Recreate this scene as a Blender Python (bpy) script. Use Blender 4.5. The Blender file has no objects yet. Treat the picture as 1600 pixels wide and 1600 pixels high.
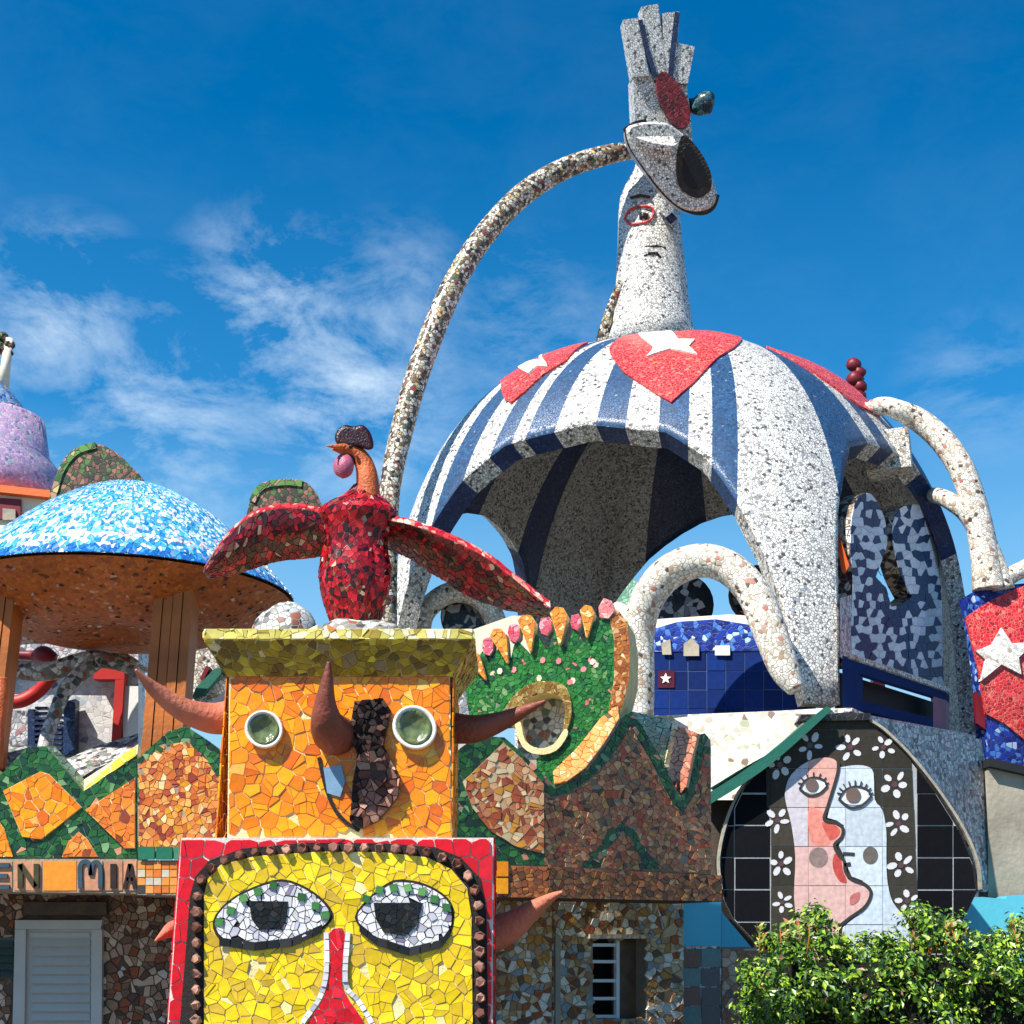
import bpy, bmesh, math, random
from math import sin, cos, tan, radians, pi, sqrt, acos, atan2
from mathutils import Vector, Matrix
SC = bpy.context.scene
COL = SC.collection
random.seed(7)
# ------------------------------------------------------------------ camera, sky, sun
FPX = 2150.0
PITCH = radians(18.1)
EYE = Vector((0, 0, 1.6))
cd = bpy.data.cameras.new('camera'); cam = bpy.data.objects.new('camera', cd); COL.objects.link(cam)
cam.location = EYE; cam.rotation_euler = (pi/2 + PITCH, 0, 0)
cd.sensor_width = 36; cd.lens = 36*FPX/1600; cd.clip_start = 0.1; cd.clip_end = 3000
SC.camera = cam
SC.render.resolution_x = 1024; SC.render.resolution_y = 1024
SC.render.engine = 'CYCLES'
SC.view_settings.view_transform = 'Standard'; SC.view_settings.look = 'None'
SC.view_settings.exposure = 0.72; SC.view_settings.gamma = 1
SC.view_settings.use_curve_mapping = False
SUN = Vector((-0.62, -0.58, 1.0)).normalized()
sl = bpy.data.lights.new('sun', 'SUN'); so = bpy.data.objects.new('sun', sl); COL.objects.link(so)
sl.energy = 5.0; sl.angle = radians(0.5); sl.color = (1.0, 0.945, 0.85)
so.rotation_euler = SUN.to_track_quat('Z', 'Y').to_euler(); so.location = (0, 0, 60)

def nodes_of(m):
    m.use_nodes = True
    return m.node_tree.nodes, m.node_tree.links

w = bpy.data.worlds.new('World'); SC.world = w
N, L = nodes_of(w)
for n in list(N): N.remove(n)
out = N.new('ShaderNodeOutputWorld'); bg = N.new('ShaderNodeBackground'); bg.inputs['Strength'].default_value = 0.075
sky = N.new('ShaderNodeTexSky'); sky.sky_type = 'NISHITA'; sky.sun_disc = False
sky.sun_elevation = math.asin(SUN.z); sky.sun_rotation = atan2(SUN.x, SUN.y)
sky.altitude = 50; sky.air_density = 1.0; sky.dust_density = 0.3; sky.ozone_density = 3.0
hs = N.new('ShaderNodeHueSaturation'); hs.inputs['Saturation'].default_value = 1.62; hs.inputs['Value'].default_value = 1.30
hs.inputs['Hue'].default_value = 0.496
L.new(sky.outputs[0], hs.inputs['Color'])
# wispy cirrus: stretched noise on the view direction of the sky, gathered in a few banks
tc = N.new('ShaderNodeTexCoord')
mp = N.new('ShaderNodeMapping'); mp.inputs['Scale'].default_value = (4.6, 3.0, 8.5); mp.inputs['Rotation'].default_value = (0, 0.5, 0.1)
L.new(tc.outputs['Generated'], mp.inputs['Vector'])
n1 = N.new('ShaderNodeTexNoise'); n1.inputs['Scale'].default_value = 2.1; n1.inputs['Detail'].default_value = 11; n1.inputs['Roughness'].default_value = 0.66; n1.inputs['Distortion'].default_value = 0.3
L.new(mp.outputs[0], n1.inputs['Vector'])
r1 = N.new('ShaderNodeValToRGB'); r1.color_ramp.elements[0].position = 0.42; r1.color_ramp.elements[1].position = 0.80
r1.color_ramp.elements[0].color = (0, 0, 0, 1); r1.color_ramp.elements[1].color = (1, 1, 1, 1)
L.new(n1.outputs['Fac'], r1.inputs[0])
def ray(u, v):
    a = (u-800)/FPX; b = (800-v)/FPX
    return Vector((a, cos(PITCH) - sin(PITCH)*b, sin(PITCH) + cos(PITCH)*b))
def mth(op, a, b=None, clamp=False):
    n = N.new('ShaderNodeMath'); n.operation = op; n.use_clamp = clamp
    for i, x in enumerate((a, b)):
        if x is None: continue
        if isinstance(x, (int, float)): n.inputs[i].default_value = x
        else: L.new(x, n.inputs[i])
    return n.outputs[0]
acc = None
for (cu, cv, rad, amp) in ((430, 500, .10, .95), (90, 490, .085, .85), (540, 610, .11, 1.0), (250, 640, .13, .75), (620, 480, .08, .6), (1530, 610, .07, .35), (820, 520, .09, .4), (-900, 500, .35, .8), (2900, 600, .4, .7), (100, 760, .12, .6)):
    d = ray(cu, cv).normalized()
    vm = N.new('ShaderNodeVectorMath'); vm.operation = 'DISTANCE'; vm.inputs[1].default_value = d
    L.new(tc.outputs['Generated'], vm.inputs[0])
    q = mth('DIVIDE', vm.outputs['Value'], rad*.78); q = mth('SUBTRACT', 1.25, q, True); q = mth('MULTIPLY', q, amp)
    acc = q if acc is None else mth('MAXIMUM', acc, q)
acc = mth('MAXIMUM', acc, 0.02)
cm = mth('MULTIPLY', acc, r1.outputs[0], True)
sx = N.new('ShaderNodeSeparateXYZ'); L.new(tc.outputs['Generated'], sx.inputs[0])
hz = mth('SUBTRACT', 0.56, sx.outputs['Z'], True); hz = mth('MULTIPLY', hz, 0.62, True)      # paler air low down
mixh = N.new('ShaderNodeMixRGB'); L.new(hz, mixh.inputs[0]); L.new(hs.outputs[0], mixh.inputs[1]); mixh.inputs[2].default_value = (2.0, 5.6, 9.6, 1)
hz2 = mth('SUBTRACT', 0.37, sx.outputs['Z'], True); hz2 = mth('MULTIPLY', hz2, 5.0, True); hz2 = mth('MULTIPLY', hz2, 0.8)
mixh2 = N.new('ShaderNodeMixRGB'); L.new(hz2, mixh2.inputs[0]); L.new(mixh.outputs[0], mixh2.inputs[1]); mixh2.inputs[2].default_value = (3.3, 5.9, 8.0, 1)
mixc = N.new('ShaderNodeMixRGB'); L.new(cm, mixc.inputs[0]); L.new(mixh2.outputs[0], mixc.inputs[1]); mixc.inputs[2].default_value = (8.0, 9.3, 10.2, 1)
L.new(mixc.outputs[0], bg.inputs['Color']); L.new(bg.outputs[0], out.inputs['Surface'])

# ------------------------------------------------------------------ helpers
def at(u, v, Y):
    r = ray(u, v); return EYE + r*(Y/r.y)
def depth(p):
    return (p-EYE).dot(Vector((0, cos(PITCH), sin(PITCH))))
def px(p, n):                        # length in metres of n photo pixels at point p
    return n*depth(p)/FPX
def proj(p):
    D = depth(p); return 800+FPX*p.x/D, 800-FPX*(p-EYE).dot(Vector((0, -sin(PITCH), cos(PITCH))))/D
def C(r, g, b):
    f = lambda c: (c/255/12.92) if c <= 10 else ((c/255+.055)/1.055)**2.4
    return (f(r), f(g), f(b), 1.0)
class Pl:                            # vertical plane: photo ray -> point on it, h = metres proud of it
    def __init__(s, p, n=(0, -1)):
        s.p = Vector((p[0], p[1], 0)); s.n = Vector((n[0], n[1], 0)).normalized()
    def __call__(s, u, v, h=0.0):
        r = ray(u, v); t = (s.p-EYE).dot(s.n)/r.dot(s.n)
        return EYE + r*t + s.n*h
def F(Y): return Pl((0, Y))
def through(a, b):                   # vertical plane through two plan points, facing the camera
    d = Vector((b[0]-a[0], b[1]-a[1])).normalized(); n = Vector((d.y, -d.x))
    if n.dot(Vector(a)) > 0: n = -n
    return Pl(a, n)
WL = {}
def tag(o, label=None, cat=None, group=None, kind=None):
    if label: o['label'] = label
    if cat: o['category'] = cat
    if group: o['group'] = group
    if kind: o['kind'] = kind
    return o
def thing(name, label, cat, loc, group=None):
    o = bpy.data.objects.new(name, None); o.empty_display_size = .2; COL.objects.link(o); o.location = loc; WL[o] = Vector(loc)
    return tag(o, label, cat, group)
def link(name, me, c, parent):
    o = bpy.data.objects.new(name, me); COL.objects.link(o)
    if parent is not None:
        o.parent = parent; o.location = c - WL[parent]
    else: o.location = c
    WL[o] = Vector(c); return o
def mk(name, vs, fs, mats, parent=None, cols=None, smooth=False, midx=None, fix=True):
    c = Vector((0, 0, 0))
    for v in vs: c += v
    c /= max(1, len(vs))
    me = bpy.data.meshes.new(name); me.from_pydata([tuple(v-c) for v in vs], [], fs)
    for m in (mats if isinstance(mats, (list, tuple)) else [mats]): me.materials.append(m)
    if cols is not None:
        at_ = me.attributes.new('Col', 'FLOAT_COLOR', 'FACE')
        at_.data.foreach_set('color', [x for cc in cols for x in cc])
    if midx: me.polygons.foreach_set('material_index', midx)
    if smooth: me.polygons.foreach_set('use_smooth', [True]*len(me.polygons))
    if fix:
        bm = bmesh.new(); bm.from_mesh(me); bmesh.ops.recalc_face_normals(bm, faces=bm.faces); bm.to_mesh(me); bm.free()
    me.update()
    return link(name, me, c, parent)
# --- materials
def principled(name, rough=.5, spec=.5):
    m = bpy.data.materials.new(name); n, l = nodes_of(m); b = n['Principled BSDF']
    b.inputs['Roughness'].default_value = rough; b.inputs['Specular IOR Level'].default_value = spec
    return m, n, l, b
def plain(name, col, rough=.6, var=.12, scale=6, bump=.15, spec=.4):
    m, n, l, b = principled(name, rough, spec)
    t = n.new('ShaderNodeTexCoord'); z = n.new('ShaderNodeTexNoise'); z.inputs['Scale'].default_value = scale; z.inputs['Detail'].default_value = 8
    l.new(t.outputs['Object'], z.inputs['Vector'])
    r = n.new('ShaderNodeValToRGB'); r.color_ramp.elements[0].position = .3; r.color_ramp.elements[1].position = .7
    r.color_ramp.elements[0].color = tuple(c*(1-var) for c in col[:3])+(1,); r.color_ramp.elements[1].color = tuple(min(1, c*(1+var)) for c in col[:3])+(1,)
    l.new(z.outputs['Fac'], r.inputs[0]); l.new(r.outputs[0], b.inputs['Base Color'])
    z2 = n.new('ShaderNodeTexNoise'); z2.inputs['Scale'].default_value = scale*7; z2.inputs['Detail'].default_value = 4; l.new(t.outputs['Object'], z2.inputs['Vector'])
    bp = n.new('ShaderNodeBump'); bp.inputs['Strength'].default_value = bump; bp.inputs['Distance'].default_value = .02
    l.new(z2.outputs['Fac'], bp.inputs['Height']); l.new(bp.outputs[0], b.inputs['Normal'])
    return m
def attr_mat(name, rough, spec, bump, grain):
    m, n, l, b = principled(name, rough, spec)
    a = n.new('ShaderNodeAttribute'); a.attribute_name = 'Col'
    t = n.new('ShaderNodeTexCoord'); z = n.new('ShaderNodeTexNoise'); z.inputs['Scale'].default_value = grain; z.inputs['Detail'].default_value = 6
    l.new(t.outputs['Object'], z.inputs['Vector'])
    r = n.new('ShaderNodeMapRange'); r.inputs[1].default_value = .3; r.inputs[2].default_value = .7; r.inputs[3].default_value = .78; r.inputs[4].default_value = 1.1
    l.new(z.outputs['Fac'], r.inputs[0])
    mx = n.new('ShaderNodeVectorMath'); mx.operation = 'SCALE'; l.new(a.outputs['Color'], mx.inputs[0]); l.new(r.outputs[0], mx.inputs['Scale'])
    l.new(mx.outputs[0], b.inputs['Base Color'])
    bp = n.new('ShaderNodeBump'); bp.inputs['Strength'].default_value = bump; bp.inputs['Distance'].default_value = .01
    l.new(z.outputs['Fac'], bp.inputs['Height']); l.new(bp.outputs[0], b.inputs['Normal'])
    return m
def mosaic(name, pal, scale, grout=(.16, .15, .14, 1), rough=.3, gw=.05, stretch=(1, 1, 1), bump=.5, jit=.18):
    m, n, l, b = principled(name, rough, .5)
    t = n.new('ShaderNodeTexCoord'); mp = n.new('ShaderNodeMapping'); mp.inputs['Scale'].default_value = tuple(scale*s for s in stretch)
    l.new(t.outputs['Object'], mp.inputs['Vector'])
    v1 = n.new('ShaderNodeTexVoronoi'); v2 = n.new('ShaderNodeTexVoronoi'); v2.feature = 'DISTANCE_TO_EDGE'
    for v in (v1, v2): v.inputs['Scale'].default_value = 1.0; l.new(mp.outputs[0], v.inputs['Vector'])
    s = n.new('ShaderNodeSeparateColor'); l.new(v1.outputs['Color'], s.inputs[0])
    r = n.new('ShaderNodeValToRGB'); r.color_ramp.interpolation = 'CONSTANT'
    tot = sum(w_ for _, w_ in pal); p = 0
    els = r.color_ramp.elements
    while len(els) < len(pal): els.new(.5)
    for i, (c_, w_) in enumerate(pal):
        els[i].position = p/tot; els[i].color = c_; p += w_
    l.new(s.outputs[0], r.inputs[0])
    mr = n.new('ShaderNodeMapRange'); mr.inputs[3].default_value = 1-jit; mr.inputs[4].default_value = 1+jit; l.new(s.outputs[1], mr.inputs[0])
    sc = n.new('ShaderNodeVectorMath'); sc.operation = 'SCALE'; l.new(r.outputs[0], sc.inputs[0]); l.new(mr.outputs[0], sc.inputs['Scale'])
    # large soft weathering
    nz = n.new('ShaderNodeTexNoise'); nz.inputs['Scale'].default_value = 1.7; nz.inputs['Detail'].default_value = 5; l.new(t.outputs['Object'], nz.inputs['Vector'])
    mr2 = n.new('ShaderNodeMapRange'); mr2.inputs[1].default_value = .3; mr2.inputs[2].default_value = .7; mr2.inputs[3].default_value = .84; mr2.inputs[4].default_value = 1.05; l.new(nz.outputs['Fac'], mr2.inputs[0])
    sc2 = n.new('ShaderNodeVectorMath'); sc2.operation = 'SCALE'; l.new(sc.outputs[0], sc2.inputs[0]); l.new(mr2.outputs[0], sc2.inputs['Scale'])
    g = n.new('ShaderNodeMapRange'); g.inputs[1].default_value = gw*.6; g.inputs[2].default_value = gw*1.5; l.new(v2.outputs['Distance'], g.inputs[0])
    mx = n.new('ShaderNodeMixRGB'); l.new(g.outputs[0], mx.inputs[0]); mx.inputs[1].default_value = grout; l.new(sc2.outputs[0], mx.inputs[2])
    l.new(mx.outputs[0], b.inputs['Base Color'])
    rr = n.new('ShaderNodeMapRange'); rr.inputs[3].default_value = .85; rr.inputs[4].default_value = rough; l.new(g.outputs[0], rr.inputs[0]); l.new(rr.outputs[0], b.inputs['Roughness'])
    h = n.new('ShaderNodeMath'); h.operation = 'MULTIPLY_ADD'; l.new(s.outputs[2], h.inputs[0]); h.inputs[1].default_value = .5; l.new(g.outputs[0], h.inputs[2])
    bp = n.new('ShaderNodeBump'); bp.inputs['Strength'].default_value = bump; bp.inputs['Distance'].default_value = .012; l.new(h.outputs[0], bp.inputs['Height']); l.new(bp.outputs[0], b.inputs['Normal'])
    return m
GLAZE = attr_mat('glazed_tile', .3, .4, .12, 22)
MATTE = attr_mat('satin_tile', .6, .3, .12, 22)
DULL = attr_mat('weathered_tile', .75, .12, .12, 22)
STONE = attr_mat('rough_stone', .8, .3, .6, 30)
WHITE, GREY, BLK = C(232, 230, 226), C(120, 118, 118), C(32, 30, 32)
M = {}
M['white'] = mosaic('white_mosaic', [(C(242, 240, 232), 72), (C(212, 210, 204), 12), (C(164, 162, 160), 6), (C(88, 86, 86), 5), (C(206, 180, 168), .8), (C(170, 184, 198), 1.5)], 27, C(128, 126, 124), gw=.075, bump=.45)
M['white_old'] = mosaic('weathered_white_mosaic', [(C(226, 222, 212), 62), (C(190, 184, 172), 14), (C(156, 136, 112), 8), (C(72, 66, 62), 6), (C(160, 110, 90), 2), (C(130, 146, 130), 2)], 27, C(132, 124, 112), gw=.07, bump=.5)
M['tube'] = mosaic('cream_tube_mosaic', [(C(238, 232, 220), 70), (C(214, 202, 180), 14), (C(180, 150, 124), 6), (C(90, 76, 66), 5), (C(196, 130, 110), 2)], 21, C(168, 156, 138), gw=.06, bump=.5)
M['trunk'] = mosaic('speckled_mosaic', [(C(222, 214, 200), 34), (C(188, 176, 150), 16), (C(60, 50, 46), 18), (C(140, 108, 80), 14), (C(150, 66, 56), 3), (C(92, 112, 86), 5), (C(206, 180, 110), 6)], 20, C(96, 86, 74), gw=.06, bump=.7)
M['blue'] = mosaic('blue_mosaic', [(C(30, 74, 118), 50), (C(40, 86, 130), 25), (C(22, 58, 100), 22), (C(110, 140, 160), 1.5)], 28, C(50, 78, 104), gw=.05, bump=.5, rough=.42)
M['inner'] = mosaic('shaded_vault_mosaic', [(C(196, 194, 190), 50), (C(168, 166, 162), 26), (C(128, 124, 120), 16), (C(84, 80, 76), 8)], 34, C(112, 108, 104), gw=.05, bump=.4)  # the white mosaic greyed, dome interior shade put into the colour
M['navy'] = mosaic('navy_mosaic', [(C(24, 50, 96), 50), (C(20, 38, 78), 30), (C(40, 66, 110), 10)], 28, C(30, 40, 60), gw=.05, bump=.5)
M['red'] = mosaic('red_mosaic', [(C(214, 36, 46), 44), (C(190, 22, 34), 26), (C(228, 66, 66), 18), (C(236, 120, 100), 6), (C(150, 20, 30), 7)], 24, C(206, 110, 100), gw=.05, bump=.5)
M['star'] = mosaic('star_mosaic', [(C(240, 238, 230), 80), (C(214, 206, 196), 16), (C(180, 160, 150), 4)], 24, C(180, 172, 160), gw=.04, bump=.4)
M['green_band'] = mosaic('pale_green_mosaic', [(C(150, 205, 175), 50), (C(180, 220, 195), 30), (C(120, 180, 150), 20)], 14, C(130, 160, 140))
M['blackband'] = mosaic('black_mosaic', [(C(26, 24, 24), 60), (C(48, 42, 40), 30), (C(70, 58, 50), 6)], 15, C(50, 46, 42), gw=.05)
M['lilac'] = mosaic('lilac_mosaic', [(C(196, 160, 196), 40), (C(214, 184, 208), 30), (C(170, 140, 190), 16), (C(150, 180, 190), 12), (C(110, 130, 150), 5)], 19, C(170, 150, 170), gw=.05)
M['spireblue'] = mosaic('blue_grey_mosaic', [(C(70, 120, 170), 40), (C(130, 160, 190), 30), (C(40, 80, 140), 20), (C(180, 160, 180), 10)], 10, C(120, 130, 150))
M['fin'] = mosaic('green_brown_mosaic', [(C(120, 78, 62), 30), (C(46, 60, 36), 24), (C(74, 110, 48), 20), (C(160, 110, 90), 16), (C(30, 34, 28), 10)], 17, C(60, 56, 44), rough=.5)
M['under'] = mosaic('brown_underside', [(C(186, 98, 34), 60), (C(164, 80, 28), 20), (C(196, 112, 50), 12), (C(200, 150, 120), 3), (C(90, 46, 26), 4)], 24, C(160, 84, 34), rough=.5, gw=.02)
M['bluewall'] = mosaic('cobalt_mosaic', [(C(22, 50, 150), 46), (C(70, 120, 200), 22), (C(12, 30, 110), 24), (C(170, 195, 225), 9)], 16, C(30, 50, 110))
M['check'] = mosaic('navy_white_mosaic', [(C(30, 52, 84), 46), (C(190, 190, 200), 50)], 8, C(110, 110, 118), stretch=(1, 1, .55), gw=.03)
M['rubble'] = mosaic('broken_tile_rubble', [(C(190, 190, 190), 34), (C(120, 120, 118), 16), (C(90, 110, 90), 10), (C(60, 60, 66), 14), (C(140, 80, 60), 8), (C(214, 210, 200), 20)], 19, C(140, 136, 128), rough=.5)
M['terrace'] = mosaic('pale_terrace_mosaic', [(C(236, 228, 214), 70), (C(208, 196, 176), 14), (C(140, 120, 104), 3), (C(180, 184, 150), 4)], 16, C(210, 200, 184), gw=.03, bump=.35, jit=.08)
M['terr_side'] = mosaic('grey_terrace_mosaic', [(C(200, 198, 198), 50), (C(160, 158, 162), 22), (C(90, 88, 92), 10), (C(170, 120, 120), 5), (C(120, 130, 150), 6)], 20, C(130, 126, 126), gw=.05)
M['grout'] = plain('cement_grout', C(150, 138, 122), .9, .15, 9, .4)
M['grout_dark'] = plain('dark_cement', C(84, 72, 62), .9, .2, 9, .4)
M['grout_y'] = plain('cream_grout', C(222, 204, 150), .9, .15, 9, .4)
M['grout_g'] = plain('green_grey_grout', C(110, 122, 100), .9, .15, 9, .4)
M['grout_blk'] = plain('black_grout', C(36, 30, 28), .9, .15, 9, .4)
M['grout_w'] = plain('white_grout', C(206, 200, 192), .9, .1, 9, .3)
M['concrete'] = plain('weathered_concrete', C(158, 150, 134), .9, .3, 2.2, .5)
M['clay'] = plain('terracotta', C(180, 108, 84), .6, .28, 5, .5)
M['clay_dk'] = plain('dark_terracotta', C(122, 62, 46), .5, .3, 5, .5)
M['neck'] = plain('orange_clay', C(200, 98, 48), .5, .3, 9, .6)
M['comb'] = plain('maroon_glaze', C(44, 10, 18), .3, .2, 12, .3)
M['wattle'] = plain('pink_glaze', C(176, 92, 116), .3, .3, 18, .3)
M['wood'] = plain('brown_timber', C(172, 96, 34), .55, .25, 3, .3)
M['turq'] = plain('turquoise_paint', C(86, 184, 206), .7, .05, 2, .15)
M['door'] = plain('grey_painted_metal', C(176, 178, 172), .5, .1, 3, .15)
M['shut'] = plain('dark_green_paint', C(60, 78, 74), .5, .08, 3, .1)
M['whitep'] = plain('white_paint', C(222, 224, 222), .55, .05, 3, .1)
M['cream'] = plain('cream_wall', C(226, 216, 192), .8, .06, 2, .2)
M['redp'] = plain('red_paint', C(176, 34, 28), .5, .1, 3, .1)
M['dred'] = plain('dark_red_paint', C(110, 20, 34), .5, .1, 3, .1)
M['orange'] = plain('orange_paint', C(232, 104, 42), .5, .08, 3, .1)
M['plate'] = plain('white_ceramic', C(232, 226, 214), .2, .05, 10, .1, .6)
M['glassg'] = plain('green_glass_glaze', C(96, 108, 66), .08, .55, 22, .2, .7)
M['magenta'] = plain('magenta_paint', C(140, 50, 96), .6, .1, 3, .1)
M['dark'] = plain('dark_interior', C(26, 28, 32), .8, .2, 3, .1)
M['tealp'] = plain('green_painted_edge', C(30, 100, 84), .6, .1, 3, .2)
M['glass'] = plain('window_glass', C(30, 40, 52), .06, .2, 3, .02, .8)

# --- 2-D polygons
def clip(poly, ax, ay, nx, ny):      # keep (p-a).n <= 0
    r = []; n = len(poly)
    for i in range(n):
        p = poly[i]; q = poly[(i+1) % n]
        dp = (p[0]-ax)*nx+(p[1]-ay)*ny; dq = (q[0]-ax)*nx+(q[1]-ay)*ny
        if dp <= 0: r.append(p)
        if (dp < 0 < dq) or (dq < 0 < dp):
            t = dp/(dp-dq); r.append((p[0]+t*(q[0]-p[0]), p[1]+t*(q[1]-p[1])))
    return r
def inside(p, poly):
    x, y = p; c = False; n = len(poly); j = n-1
    for i in range(n):
        xi, yi = poly[i]; xj, yj = poly[j]
        if (yi > y) != (yj > y) and x < (xj-xi)*(y-yi)/(yj-yi)+xi: c = not c
        j = i
    return c
def area(p):
    return .5*sum(p[i][0]*p[(i+1) % len(p)][1]-p[(i+1) % len(p)][0]*p[i][1] for i in range(len(p)))
def cen(p): return (sum(q[0] for q in p)/len(p), sum(q[1] for q in p)/len(p))
def dens(poly, step):                # add points along long edges
    r = []
    for i in range(len(poly)):
        p = poly[i]; q = poly[(i+1) % len(poly)]; k = max(1, int(math.hypot(q[0]-p[0], q[1]-p[1])/step))
        r += [(p[0]+(q[0]-p[0])*j/k, p[1]+(q[1]-p[1])*j/k) for j in range(k)]
    return r
def curve(pts, k=6, closed=False):   # Catmull-Rom through points of any dimension
    n = len(pts); r = []
    rng = range(n if closed else n-1)
    for i in rng:
        g = lambda j: pts[j % n] if closed else pts[max(0, min(n-1, j))]
        a, b, c, d = g(i-1), g(i), g(i+1), g(i+2)
        for s in range(k):
            t = s/k
            r.append(tuple(.5*((2*b[m])+(-a[m]+c[m])*t+(2*a[m]-5*b[m]+4*c[m]-d[m])*t*t+(-a[m]+3*b[m]-3*c[m]+d[m])*t**3) for m in range(len(b))))
    if not closed: r.append(tuple(pts[-1]))
    return r
def voronoi(region, sx, sy, rnd, jit=.5):
    if jit > .3: sx *= .93; sy *= .93
    x0 = min(p[0] for p in region); x1 = max(p[0] for p in region); y0 = min(p[1] for p in region); y1 = max(p[1] for p in region)
    nx = int((x1-x0)/sx)+4; ny = int((y1-y0)/sy)+4
    st = {}
    for i in range(nx):
        for j in range(ny):
            if rnd.random() < .17 and jit > .3: continue
            st[i, j] = (x0+(i-1.5+(.5 if j % 2 else 0)+rnd.uniform(-jit, jit))*sx, y0+(j-1.5+rnd.uniform(-jit, jit))*sy)
    res = []
    for i in range(1, nx-1):
        for j in range(1, ny-1):
            s = st.get((i, j))
            if s is None: continue
            if s[0] < x0-sx or s[0] > x1+sx or s[1] < y0-sy or s[1] > y1+sy: continue
            c = [(s[0]-2*sx, s[1]-2*sy), (s[0]+2*sx, s[1]-2*sy), (s[0]+2*sx, s[1]+2*sy), (s[0]-2*sx, s[1]+2*sy)]
            for di in (-1, 0, 1, -2, 2):
                for dj in (-1, 0, 1, -2, 2):
                    if (di, dj) == (0, 0) or (abs(di) == 2 and abs(dj) == 2): continue
                    o = st.get((i+di, j+dj))
                    if o is None: continue
                    c = clip(c, (s[0]+o[0])/2, (s[1]+o[1])/2, o[0]-s[0], o[1]-s[1])
                    if len(c) < 3: break
                if len(c) < 3: break
            if len(c) < 3: continue
            if jit > .3 and rnd.random() < .42:
                m_ = cen(c); a_ = rnd.uniform(0, pi); nx_, ny_ = cos(a_), sin(a_)
                for sg in (1, -1):
                    q_ = clip(c, m_[0], m_[1], nx_*sg, ny_*sg)
                    if len(q_) >= 3: res.append(q_)
            else: res.append(c)
    return res
def grid(region, sx, sy, x0=None, y0=None, brick=False):
    a0 = min(p[0] for p in region); x1 = max(p[0] for p in region); b0 = min(p[1] for p in region); y1 = max(p[1] for p in region)
    x0 = a0 if x0 is None else x0-math.ceil((x0-a0)/sx)*sx; y0 = b0 if y0 is None else y0-math.ceil((y0-b0)/sy)*sy
    r = []; y = y0; j = 0
    while y < y1-1e-6:
        x = x0-(sx/2 if brick and j % 2 else 0)
        while x < x1-1e-6: r.append([(x, y), (x+sx, y), (x+sx, y+sy), (x, y+sy)]); x += sx
        y += sy; j += 1
    return r
def cut(cells, region, holes=(), soft=False):
    res = []
    for c in cells:
        ins = [inside(p, region) for p in c]
        if all(ins): q = c
        else:
            cc = c if area(c) > 0 else c[::-1]
            q = list(region)
            for i in range(len(cc)):
                p, s = cc[i], cc[(i+1) % len(cc)]
                q = clip(q, p[0], p[1], s[1]-p[1], -(s[0]-p[0]))
                if len(q) < 3: break
        if len(q) < 3: continue
        m = cen(q)
        if any(inside(m, h) and (not soft or all(inside(p, h) for p in q)) for h in holes): continue
        res.append(q)
    return res
def pick(pal, rnd):
    t = rnd.uniform(0, sum(w_ for _, w_ in pal))
    for c, w_ in pal:
        t -= w_
        if t <= 0: break
    k = rnd.uniform(.86, 1.1)
    return (min(1, c[0]*k), min(1, c[1]*k), min(1, c[2]*k), 1)
# lay flat pieces (cells of a region) as solid proud tiles on the surface S(a, b, h)
def tiles(name, S, cells, pal, parent, h=.012, gap=.1, limit=300, mat=None, seed=1, tilt=.35, base=0.0, minarea=.12, colf=None, stuff=None):
    rnd = random.Random(seed); mat = mat or GLAZE
    if not cells: return []
    cells = sorted(cells, key=lambda c: -abs(area(c)))
    med = abs(area(cells[len(cells)//2])); cells = [c for c in cells if abs(area(c)) > med*minarea]
    built = []
    for c in cells:
        if len(cells) > 60 and gap > .07 and rnd.random() < .012: continue      # a lost piece shows the mortar
        m = cen(c); n = len(c); k = 1-gap*rnd.choice((.7, 1, 1, 1.5))
        q = [(m[0]+(p[0]-m[0])*k, m[1]+(p[1]-m[1])*k) for p in c]
        tu, tv = rnd.uniform(-tilt, tilt), rnd.uniform(-tilt, tilt); R = max(1e-6, sqrt(med))
        hh = (.002+h*.36)*rnd.uniform(.6, 1.5)
        top = [S(p[0], p[1], base+hh*(1+max(-.8, min(.8, (tu*(p[0]-m[0])+tv*(p[1]-m[1]))/R)))) for p in q]
        bot = [S(m[0]+(p[0]-m[0])*(k+gap*.35), m[1]+(p[1]-m[1])*(k+gap*.35), base-.002) for p in c]
        vs = top+bot; fs = [tuple(range(n))]+[(i, (i+1) % n, n+(i+1) % n, n+i) for i in range(n)]
        col = colf(m, rnd) if colf else pick(pal, rnd)
        built.append((vs, fs, col))
    objs = []
    nsep = 0 if stuff else limit
    for vs, fs, col in built[:nsep]:
        objs.append(mk(name, vs, fs, mat, parent, cols=[col]*len(fs)))
    rest = built[nsep:]
    if rest:
        V, Fc, Cc = [], [], []
        for vs, fs, col in rest:
            o = len(V); V += vs; Fc += [tuple(i+o for i in f) for f in fs]; Cc += [col]*len(fs)
        ob = mk(stuff or name+'_field', V, Fc, mat, parent, cols=Cc); ob['kind'] = 'stuff'; objs.append(ob)
    return objs
def slab(name, poly, S, d, mat, parent=None, h=0.0, side=None, ext=None):
    n = len(poly); f = [S(p[0], p[1], h) for p in poly]; b = [S(p[0], p[1], h) for p in poly]
    nn = S.n if isinstance(S, Pl) else None
    b = [(p + ext) if ext is not None else (p - nn*d) if nn is not None else S(poly[i][0], poly[i][1], h-d) for i, p in enumerate(b)]
    fs = [tuple(range(n)), tuple(range(2*n-1, n-1, -1))]+[(i, n+i, n+(i+1) % n, (i+1) % n) for i in range(n)]
    mats = [mat] + ([side] if side else [])
    return mk(name, f+b, fs, mats, parent, midx=[0, 0]+[1 if side else 0]*n)
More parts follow.
